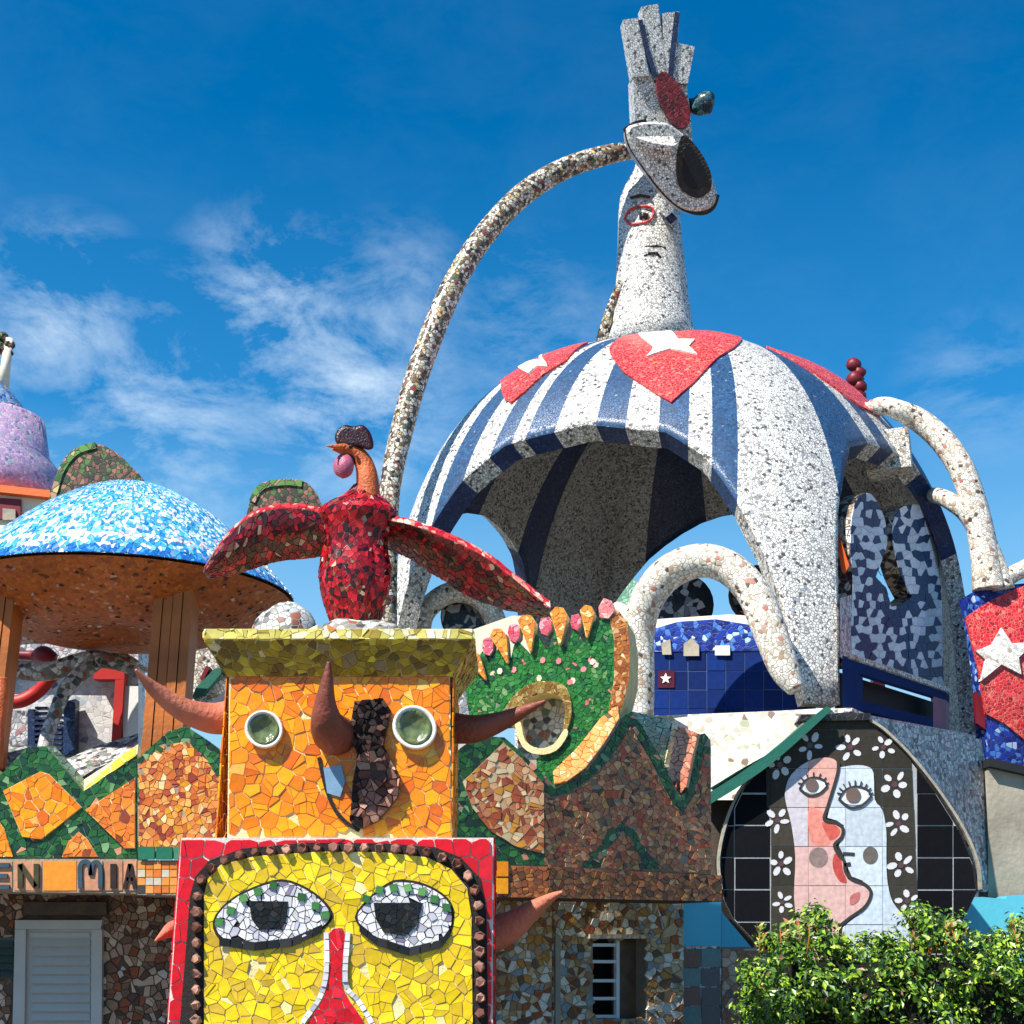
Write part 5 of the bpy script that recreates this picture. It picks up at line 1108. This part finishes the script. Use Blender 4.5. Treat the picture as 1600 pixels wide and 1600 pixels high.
def meye(cx, cy, s, lash):
    smear('eye_white', curve([(cx-22*s, cy+4), (cx-8*s, cy-11*s), (cx+12*s, cy-10*s), (cx+22*s, cy), (cx+14*s, cy+12*s), (cx-8*s, cy+14*s)], 3, True), C(222, 222, 220))
    slab('iris', ell(cx-3*s, cy, 11*s, 11*s, 14), FM, .006, plain('iris_glaze', C(112, 92, 84), .3, .1, 9, .1), mu, h=.036)
    ribbon('eye_line', [(cx-24*s, cy+6), (cx-14*s, cy-8*s), (cx+2*s, cy-13*s), (cx+18*s, cy-8*s), (cx+24*s, cy+2)], 3, FM, .034, lineM, mu, k=4)
    ribbon('eye_line', [(cx-24*s, cy+6), (cx-8*s, cy+18*s), (cx+10*s, cy+15*s), (cx+24*s, cy+2)], 3.5, FM, .034, lineM, mu, k=4)
    for k in range(lash):
        a = pi*(1.05+.9*k/(lash-1)); ribbon('eyelash', [(cx+20*s*cos(a), cy+12*s*sin(a)), (cx+27*s*cos(a), cy+22*s*sin(a))], 1.8, FM, .033, lineM, mu, k=1)
meye(1270, 1227, .9, 7); meye(1335, 1243, 1.05, 9)
fl_m = plain('white_petal_glaze', C(214, 212, 214), .3, .06, 10, .1); fc_m = plain('flower_heart_glaze', C(90, 60, 66), .3, .1, 10, .1)
rn = random.Random(4)
for cx, cy, s in ((1265, 1165, 1.1), (1328, 1168, 1.1), (1380, 1168, .95), (1218, 1195, 1.15), (1397, 1226, 1.15), (1214, 1282, 1), (1403, 1287, 1.05), (1220, 1350, 1.05), (1407, 1352, 1.15), (1222, 1410, .85), (1417, 1408, 1.0), (1180, 1300, .0)):
    if s == 0: continue
    a0 = rn.uniform(0, 1)
    for k in range(5):
        a = a0+2*pi*k/5+rn.uniform(-.16, .16); r_ = rn.uniform(11, 14)*s; e_ = ell(cx+r_*cos(a), cy+r_*sin(a)*1.05, rn.uniform(5.6, 8)*s, rn.uniform(3.4, 5)*s, 8, a+rn.uniform(-.25, .25))
        slab('petal', e_, FM, .008, fl_m, mu, h=.0165)
    slab('flower_heart', ell(cx, cy, 4.5*s, 4.5*s, 7), FM, .008, fc_m, mu, h=.0165)
# hood: green underside and silvery beads round the mural, sloping side
rim = [(1126, 1390), (1122, 1340), (1136, 1278), (1160, 1228), (1200, 1182), (1256, 1130)]
ribbon('rim_trim', rim, 4, FM, .05, M['concrete'], mu, k=5)
ribbon('rim_trim', [(1358, 1126), (1384, 1144), (1424, 1184), (1468, 1240), (1506, 1300), (1526, 1350), (1530, 1390)], 4, FM, .05, M['concrete'], mu, k=5)
ribbon('hood_edge', [(1106, 1250), (1150, 1224), (1200, 1190), (1250, 1148), (1296, 1106)], lambda t: 15-6*t, F(YM-.16), 0, M['tealp'], mu, k=4)
hoodL = [(1112, 1236), (1150, 1212), (1200, 1178), (1250, 1136), (1290, 1104)]
V = []; 
for (u, v) in hoodL: V += [at(u, v, YM-.14), at(u, v, YM-.14)+Vector((0, .9, .02)), at(u, v, YM-.14)+Vector((0, .9, -.09)), at(u, v, YM-.14)+Vector((0, 0, -.09))]
Fs = []
for i in range(4):
    for k in range(4): Fs.append((i*4+k, i*4+(k+1) % 4, (i+1)*4+(k+1) % 4, (i+1)*4+k))
Fs += [(0, 1, 2, 3), (16, 17, 18, 19)]
mk('hood', V, Fs, M['tealp'], mu)
slab('top_band', [(1252, 1116), (1360, 1114), (1362, 1125), (1246, 1127)], F(YM-.06), .3, M['blackband'], mu)
# pale slab at the left of the mural, on the terrace side
ps = thing('pale_roof_slope', 'sunlit cream mosaic roof slope between brown parapet and mural', 'roof', (at(1190, 1160, 12.6).x, 12.8, 2))
slab('slope', [(1052, 1122), (1094, 1118), (1296, 1106), (1250, 1142), (1200, 1178), (1150, 1206), (1108, 1232), (1100, 1150)], Pl((at(1200, 1150, 13.1).x, 13.1), (-.4, -1)), .3, M['terrace'], ps)
slab('slope_base', [(1060, 1250), (1180, 1250), (1150, 1900), (1060, 1900)], F(13.4), .3, M['grout_dark'], ps)
# grey leg of the hood to the right
gl = thing('grey_buttress', 'shaded grey mosaic buttress curving down the right side of the mural', 'buttress', (at(1500, 1300, 13.6).x, 13.6, 0))
GP = Pl((at(1400, 1200, 13.2).x, 13.2), (.62, -.6))
slab('curved_face', [(1352, 1119), (1400, 1128), (1470, 1140), (1534, 1156), (1550, 1260), (1560, 1390), (1536, 1394), (1528, 1346), (1506, 1290), (1470, 1234), (1426, 1180), (1384, 1142)], GP, .4, M['terr_side'], gl)  # same greyed mosaic, shade carried in its colour
# weathered concrete wall and turquoise wall at the right
cw = thing('weathered_wall', 'stained bare concrete wall above the turquoise panel at the right edge', 'wall', (at(1600, 1300, 14.6).x, 14.6, 0))
slab('concrete_face', [(1544, 1190), (1760, 1240), (1760, 1402), (1544, 1402)], F(14.4), .3, M['concrete'], cw)
slab('dark_eave', [(1546, 1184), (1760, 1234), (1760, 1246), (1546, 1197)], F(14.3), .3, M['dark'], cw)
slab('turquoise_face', curve([(1480, 1480), (1500, 1420), (1520, 1402), (1570, 1404), (1590, 1398), (1760, 1400)], 3)+[(1760, 1900), (1480, 1900)], F(13.95), .3, M['turq'], cw)
# red star dome at right edge
rd = thing('red_star_dome', 'red mosaic shape with white star above blue mosaic band at the right edge', 'dome', (at(1600, 1050, 17.2).x, 17.3, 3))
YR = 17.2; cR = at(1640, 1040, YR+1.2)
RS = Pl((at(1600, 1040, YR).x, YR), (.1, -1))
def bulge(S, cu_, cv_, ru, rv, d):
    return lambda u, v, h=0: S(u, v, h+d*max(0, 1-((u-cu_)/ru)**2-((v-cv_)/rv)**2))
BR = bulge(RS, 1640, 1040, 220, 220, .3)
def bpatch(nm, region, mat, h, st=14):
    cells = cut(grid(region, st, st), region); V = []; Fs = []
    for c_ in cells:
        o = len(V); V += [BR(p[0], p[1], h) for p in c_]; Fs.append(tuple(range(o, o+len(c_))))
    D = dens(region, 8); n_ = len(D); o = len(V); V += [BR(p[0], p[1], h) for p in D]+[BR(p[0], p[1], -.4 if h == 0 else -.02) for p in D]
    Fs += [(o+i, o+(i+1) % n_, o+n_+(i+1) % n_, o+n_+i) for i in range(n_)]
    return mk(nm, V, Fs, mat, rd, fix=False)
bpatch('blue_shell', [(1512, 930), (1560, 920), (1800, 900), (1840, 1200), (1700, 1260), (1600, 1230), (1540, 1190), (1534, 1110), (1522, 1010)], M['bluewall'], 0)
dsh = lambda q, dx, dy: [(p[0]+dx, p[1]+dy) for p in q]
bpatch('red_field', dsh(curve([(1502, 968), (1540, 942), (1600, 916), (1700, 880)], 3)+[(1760, 1000), (1740, 1150), (1640, 1186), (1600, 1166), (1560, 1134), (1531, 1118), (1519, 1050)], -2, 2), M['red'], .03)
bpatch('white_star', dsh([(1550, 985), (1564, 1010), (1600, 1008), (1574, 1032), (1578, 1058), (1549, 1042), (1520, 1066), (1526, 1034), (1512, 1020), (1536, 1010)], -1, 4), M['star'], .07)
slab('crimson_post', [(1524, 1080), (1538, 1090), (1540, 1140), (1526, 1130)], F(17.05), .1, M['dred'], rd)

# ================================================================== 10. BLUE CANOPY AND WOODEN POSTS AT LEFT
um = thing('blue_canopy', 'wide mushroom canopy with pale blue mosaic top and brown underside at left', 'canopy', (at(230, 900, 13).x, 13.0, 0))
uc = at(196, 880, 13.0); RX, RY = 1.66, 1.6
zrim = at(236, 862, 13.0-RY).z
ztop = at(236, 762, 13.0+.1).z
def US(a, b, h=0):               # a round (m), b from the rim inwards (0..RX)
    g = a/RX; f = max(0, 1-b/RX); r = f
    z = zrim+(ztop-zrim)*(1-r**1.75)
    return Vector((uc.x+cos(g)*RX*r+cos(g)*h*r, 13.0+sin(g)*RY*r+sin(g)*h*r, z+h*(1-r*.6)))
per = 2*pi*RX
surf('canopy_top', lambda a, b: US(a, b), [per*i/72 for i in range(72)], [RX*i/24 for i in range(24)]+[RX*.999], M['grout_w'], um, closeu=True)
def blcol(m, r_):
    if .17 < m[1] < .205+.02*sin(m[0]): return C(236, 214, 204)
    if m[1] < .075: return pick([(C(34, 110, 190), 50), (C(70, 160, 220), 30), (C(120, 150, 200), 10)], r_)
    return pick(P_LBLUE, r_)
halfc = voronoi([(-per/2-.05, 0), (.05, 0), (.05, RX*.93), (-per/2-.05, RX*.93)], .042, .036, random.Random(161))
def taper(c):                    # keep chips from growing thin near the crown
    return c
tiles('blue_chip', US, cut(halfc, [(-per/2-.05, 0), (.05, 0), (.05, RX*.93), (-per/2-.05, RX*.93)]), P_LBLUE, um, h=.012, gap=.12, seed=162, limit=300, colf=blcol)
und = lambda a, b: Vector((uc.x+cos(a/RX)*RX*.985*(1-b/RX), 13.0+sin(a/RX)*RY*.985*(1-b/RX), zrim-.02-(.34*sin(pi*min(1, b/RX*1.0))*.9 if b < RX else 0)+(b/RX)**2*-.22))
surf('canopy_underside', und, [per*i/72 for i in range(72)], [RX*i/20 for i in range(20)]+[RX*.999], M['under'], um, closeu=True)
rn = random.Random(13)
for k in range(150):             # pale chips bedded in the underside
    g = -rn.uniform(.0, pi)*1.0+rn.uniform(0, .3); b = rn.uniform(.1, 1.6); a = g*RX
    if rn.random() < .5: b = rn.uniform(.1, .8)
    c = und(a, b); s = rn.uniform(.014, .034); n_ = Vector((0, 0, -1))
    e1_ = Vector((cos(k), sin(k), 0))*s; e2_ = Vector((-sin(k), cos(k), .3))*s*.8; c = c-Vector((0, 0, .012))
    mk('pale_chip', [c+e1_, c+e2_, c-e1_, c-e2_, c+Vector((0, 0, .04))], [(0, 1, 2, 3), (0, 1, 4), (1, 2, 4), (2, 3, 4), (3, 0, 4)], GLAZE, um, cols=[rn.choice([C(196, 150, 120), C(220, 200, 180), C(150, 90, 50), C(60, 60, 50), C(176, 110, 70)])]*5)
for u0, u1, Y in ((234, 296, 12.0), (-40, 14, 12.05)):
    pts = at(u0, 1000, Y), at(u1, 1000, Y)
    for k in range(4):
        xa = pts[0].x+(pts[1].x-pts[0].x)*(k/4)+.004; xb = pts[0].x+(pts[1].x-pts[0].x)*((k+1)/4)-.004
        box('post_board', xa, xb, Y+.01*(k % 2), Y+.3, 2.45, zrim+.05, M['wood'], um)
# green-brown humps behind the canopy
def hump(label, outl, Y, sidepx):
    t_ = thing('mosaic_hump', label, 'ornament', at(outl[len(outl)//2][0], 900, Y))
    o_ = slab('hump_face', outl, F(Y), .7, M['fin'], t_)
    ribbon('edge_band', sidepx, 10, F(Y), .02, mosaic('green_edge_mosaic', [(C(96, 140, 66), 40), (C(190, 150, 120), 20), (C(60, 100, 50), 20), (C(200, 190, 120), 12)], 11, C(90, 90, 60)), t_, k=5)
hump('tall green and brown mosaic hump between lilac roof and blue canopy', curve([(66, 840), (84, 780), (96, 730), (118, 702), (150, 693), (180, 706), (206, 730), (226, 758), (232, 840)], 4), 17, [(74, 812), (84, 774), (98, 732), (120, 706), (150, 696)])
hump('low green and brown mosaic hump behind the bird wing', curve([(380, 830), (392, 778), (408, 758), (440, 750), (474, 752), (494, 770), (506, 800), (508, 830)], 4), 17, [(394, 784), (408, 762), (440, 754), (472, 756)])
# ================================================================== 11. LILAC DOMED HOUSE, far left
hs_ = thing('lilac_domed_house', 'house with lilac mosaic dome, orange eave and grey blue spire at the left edge', 'house', (at(-40, 900, 20).x, 20.5, 0))
c = at(-10, 770, 21); prof = []
zE = at(0, 752, 20).z; zD = at(0, 656, 21).z; zS = at(0, 612, 21).z; zT = at(0, 500, 21).z
Rr = 1.42
cx0 = at(-28, 700, 21).x
lathe('lilac_dome', Vector((cx0, 21, 0)), [(Rr*1.0, zE-.1), (Rr*1.02, zE+.1), (Rr*.99, zE+.3), (Rr*.9, zE+.55), (Rr*.76, zE+.78), (Rr*.66, zD-.0)], M['lilac'], hs_)
lathe('upper_cone', Vector((cx0, 21, 0)), [(Rr*.66, zD-.06), (Rr*.48, zD+.12), (Rr*.27, zS-.02), (.16, zS+.2)], M['spireblue'], hs_)
lathe('spire', Vector((cx0+.22, 21, 0)), [(.09, zS+.0), (.07, zT-.35)], M['cream'], hs_)
for k, (u, v, r) in enumerate(((4, 528, 9), (14, 540, 8), (2, 544, 9), (17, 552, 4))): ball('finial_leaf', at(u, v, 21), px(at(u, v, 21), r), M['fin'], hs_, lump=.2, seed=k)
ev = [(-120, 744), (78, 766), (78, 777), (-120, 756)]
slab('orange_eave', ev, F(19.6), 1.6, M['orange'], hs_)
slab('house_wall', [(-120, 757), (72, 776), (72, 1300), (-120, 1300)], F(19.75), .3, M['cream'], hs_)
slab('red_window_frame', [(-60, 774), (32, 780), (32, 812), (-60, 808)], F(19.7), .1, M['dred'], hs_)
slab('grey_pane', [(4, 794), (24, 796), (24, 812), (4, 812)], F(19.66), .05, M['concrete'], hs_)
# ================================================================== 12. YARD HOUSE AND MOSAIC BRANCHES behind the left wall
yh = thing('white_yard_house', 'white chip mosaic house with red framed doorway and navy striped columns behind the zigzag wall', 'house', (at(120, 1100, 15).x, 15.2, 0))
F15 = F(15)
chipw = mosaic('white_chip_wall', [(C(206, 206, 204), 84), (C(110, 120, 150), 5), (C(160, 170, 180), 8), (C(70, 80, 110), 3)], 15, C(190, 190, 186), gw=.03)
slab('house_wall', [(-60, 1010), (216, 1010), (216, 1260), (-60, 1260)], F15, .3, chipw, yh)
slab('roof_edge', [(-60, 1004), (216, 1004), (216, 1034), (-60, 1030)], F(14.8), .6, M['terr_side'], yh)
slab('white_side', [(192, 1072), (216, 1072), (216, 1200), (192, 1200)], F(14.85), .1, M['whitep'], yh)
slab('red_frame', [(146, 1043), (194, 1043), (194, 1061), (146, 1061)], F(14.8), .15, M['redp'], yh)
slab('red_frame', [(180, 1061.5), (194, 1061.5), (188, 1160), (174, 1160)], F(14.8), .15, M['redp'], yh)
slab('navy_column', [(100, 1096), (118, 1092), (116, 1180), (98, 1180)], F(14.8), .15, M['navy'], yh)
slab('navy_column', [(44, 1108), (54, 1108), (54, 1170), (44, 1170)], F(14.8), .15, M['navy'], yh)
for k in range(9):
    v = 1104+k*8.2
    slab('dark_stripe', [(54.5, v), (74, v), (74, v+3.6), (54.5, v+3.6)], F(14.8), .1, M['navy'], yh)
    slab('dark_stripe', [(82, v+6), (97, v+6), (97, v+9.6), (82, v+9.6)], F(14.8), .1, M['navy'], yh)
slab('grey_panel', [(14, 1110), (43, 1110), (43, 1165), (14, 1165)], F(14.85), .1, M['terr_side'], yh)
slab('white_gable', [(296, 1006), (372, 1006), (372, 1102), (296, 1102)], F15, .3, M['white_old'], yh)
slab('teal_streak', [(306, 1074), (334, 1046), (346, 1042), (344, 1054), (318, 1084), (300, 1090)], F(14.9), .1, M['tealp'], yh)
slab('red_streak', [(312, 1060), (322, 1040), (328, 1042), (318, 1062)], F(14.9), .1, M['dred'], yh)
slab('white_arc', curve([(300, 1100), (330, 1096), (352, 1076), (362, 1060), (366, 1070), (350, 1094), (330, 1104)], 3), F(14.88), .1, M['whitep'], yh)
tubething('upper grey mosaic branch under the canopy', [(12, 992, 14.2, 17), (60, 988, 14.2, 18), (105, 990, 14.1, 17), (135, 996, 14.1, 15), (150, 1012, 14.0, 14), (190, 1030, 14, 12), (214, 1040, 14, 8)], 'rubble', nm='mosaic_branch')
tubething('forked white and grey mosaic branch in front of the red framed doorway', [(0, 1040, 13.6, 13), (40, 1048, 13.6, 15), (80, 1048, 13.6, 15), (120, 1036, 13.6, 15), (152, 1030, 13.5, 14), (186, 1038, 13.5, 10), (214, 1052, 13.5, 7)], 'rubble', nm='mosaic_branch', extra=[[(148, 1036, 13.5, 13), (122, 1056, 13.4, 13), (100, 1082, 13.3, 12), (88, 1110, 13.2, 11), (74, 1150, 13.1, 11), (62, 1200, 13.0, 12)]])
tubething('red glazed pipe curving across the white yard house', [(-10, 1096, 14.4, 10), (30, 1096, 14.4, 11), (60, 1080, 14.4, 11), (82, 1058, 14.3, 9), (104, 1046, 14.3, 6)], 'redp', nm='red_pipe')
tubething('dark red pipe with swollen end above the forked branch', [(0, 1022, 14.5, 7), (50, 1024, 14.5, 8), (68, 1022, 14.4, 13), (86, 1030, 14.4, 8)], 'dred', nm='red_pipe')
tubething('red clay tube at the far left behind the wooden post', [(2, 1060, 11.5, 10), (2, 1090, 11.5, 12), (-2, 1140, 11.5, 10), (-4, 1200, 11.5, 8)], 'neck', nm='clay_tube')
rb_ = thing('rubble_bank', 'sunlit bank of broken white tile behind the zigzag wall', 'rubble', at(130, 1200, 12.3))
V = [at(u, v, Y) for u, v, Y in ((8, 1172, 12.6), (40, 1166, 12.7), (80, 1176, 12.6), (104, 1186, 12.5), (150, 1166, 12.6), (216, 1146, 12.7), (216, 1175, 12.2), (150, 1200, 12.1), (104, 1230, 12.0), (40, 1230, 12.0), (8, 1220, 12.1))]
n = len(V); mk('tile_rubble', V+[p-Vector((0, -.2, .5)) for p in V], [tuple(range(n)), tuple(range(2*n-1, n-1, -1))]+[(i, n+i, n+(i+1) % n, (i+1) % n) for i in range(n)], M['rubble'], rb_)
# grey rubble mound and blue cap seen beside the bird
t_ = thing('grey_shell_mound', 'grey broken tile mound behind the left foot of the red bird', 'ornament', at(450, 1000, 10.5))
ball('mound', at(446, 992, 10.5), px(at(446, 992, 10.5), 50), M['rubble'], t_, sq=(1.05, .6, 1), lump=.06)
t_ = thing('lower_white_roof', 'flat cream roof edge and pale mosaic behind the pillar cap right side', 'roof', at(770, 1000, 16))
slab('roof_edge', [(600, 985), (735, 985), (800, 962), (830, 962), (830, 1040), (600, 1040)], F(17), .5, M['cream'], t_)
slab('mosaic_wall', [(690, 1020), (735, 1020), (735, 1130), (690, 1130)], F(13.5), .3, M['terr_side'], t_)

# ================================================================== 13. HEDGE
hg = thing('green_hedge', 'dense sunlit green hedge in the lower right in front of the mural', 'hedge', (at(1400, 1600, 10.2).x, 10.2, 0))
rn = random.Random(21)
hx0, hx1 = at(1184, 1500, 9.8).x, at(1780, 1500, 9.8).x; hz = at(1400, 1470, 9.9).z
LP_ = [(C(104, 142, 32), 28), (C(66, 106, 28), 30), (C(150, 184, 44), 16), (C(32, 62, 22), 24), (C(176, 190, 80), 5), (C(120, 92, 56), 4)]  # dark and bright leaf tones spread wide for shadow and highlight contrast
LP2 = [(c_, w_) for c_, w_ in LP_]
V, Fs, Cc = [], [], []
def bump(x, y, z): return .08*sin(7*x+1)+.07*sin(13*x+3*z)+.08*sin(11*z+5*x)+.07*sin(21*x+15*z)
clumps = []
for k in range(820):
    x = rn.uniform(hx0, hx1); f = rn.random()
    if f < .66: y = 9.45+rn.uniform(0, .12); z = rn.uniform(.55, hz)
    elif f < .92: y = rn.uniform(9.45, 10.6); z = hz
    else: x = hx0; y = rn.uniform(9.5, 10.5); z = rn.uniform(.5, hz)
    y -= bump(x, y, z); z += (bump(x*1.3, y, 3)*.9 if z > hz-.2 else 0)
    e_ = max(0, (z-(hz-.35))/.35); y += .18*e_*e_ if y < 9.8 else 0
    if x < hx0+.5: z -= .12*(1-(x-hx0)/.5)
    clumps.append((x, y, z, rn.uniform(.75, 1.2)))
for x, y, z, s in clumps:
    for k in range(46):
        d = Vector((rn.gauss(0, 1), rn.gauss(0, 1), rn.gauss(0, 1))); d.normalize(); c_ = Vector((x, y, z))+d*rn.uniform(.02, .10)*s
        nrm = (d+Vector((rn.uniform(-.6, .6), rn.uniform(-.9, .2), rn.uniform(0, .9)))).normalized(); a_ = nrm.orthogonal().normalized(); b_ = nrm.cross(a_); t = rn.uniform(0, 6.28)
        a2 = a_*cos(t)+b_*sin(t); b2 = nrm.cross(a2); L_ = rn.choice((.012, .018, .024, .030)); w_ = L_*.52; o = len(V)
        V += [c_-a2*L_, c_+b2*w_+nrm*.006, c_+a2*L_, c_-b2*w_+nrm*.006]; Fs += [(o, o+1, o+2), (o, o+2, o+3)]; col = pick(LP2, rn); Cc += [col, col]
leafm = attr_mat('leaf', .38, .5, .1, 20)
lb = leafm.node_tree.nodes['Principled BSDF']; lb.inputs['Subsurface Weight'].default_value = 0.0
lf = mk('foliage', V, Fs, leafm, hg, cols=Cc, fix=False); lf['kind'] = 'stuff'
box('inner_shade', hx0+.2, hx1, 9.62, 10.5, .3, hz-.14, plain('hedge_shade', C(30, 30, 18), .9, .4, 20, .8), hg)  # dark box painted for the deep shade between the leaves
for k in range(40):
    x = rn.uniform(hx0, hx1); p = Vector((x, rn.uniform(9.5, 10.4), hz-.1)); q = p+Vector((rn.uniform(-.06, .06), rn.uniform(-.05, .05), rn.uniform(.12, .26)))
    tube3('twig', [p, (p+q)/2+Vector((.01, 0, 0)), q], [.006, .005, .002], M['wood'], hg, 5)
    V, Fs, Cc = [], [], []
    for j in range(9):
        c_ = p.lerp(q, rn.uniform(.4, 1)); a = rn.uniform(0, 6.28); a2 = Vector((cos(a), sin(a)*.6, .7)).normalized(); b2 = a2.cross(Vector((sin(a), -.8, cos(a)))).normalized(); L_ = .03; o = len(V)
        V += [c_, c_+a2*L_+b2*.012, c_+a2*L_*2, c_+a2*L_-b2*.012]; Fs += [(o, o+1, o+2), (o, o+2, o+3)]; col = pick([(C(120, 150, 60), 3), (C(170, 170, 90), 1), (C(190, 130, 90), .6)], rn); Cc += [col, col]
    mk('sprig', V, Fs, leafm, hg, cols=Cc, fix=False)
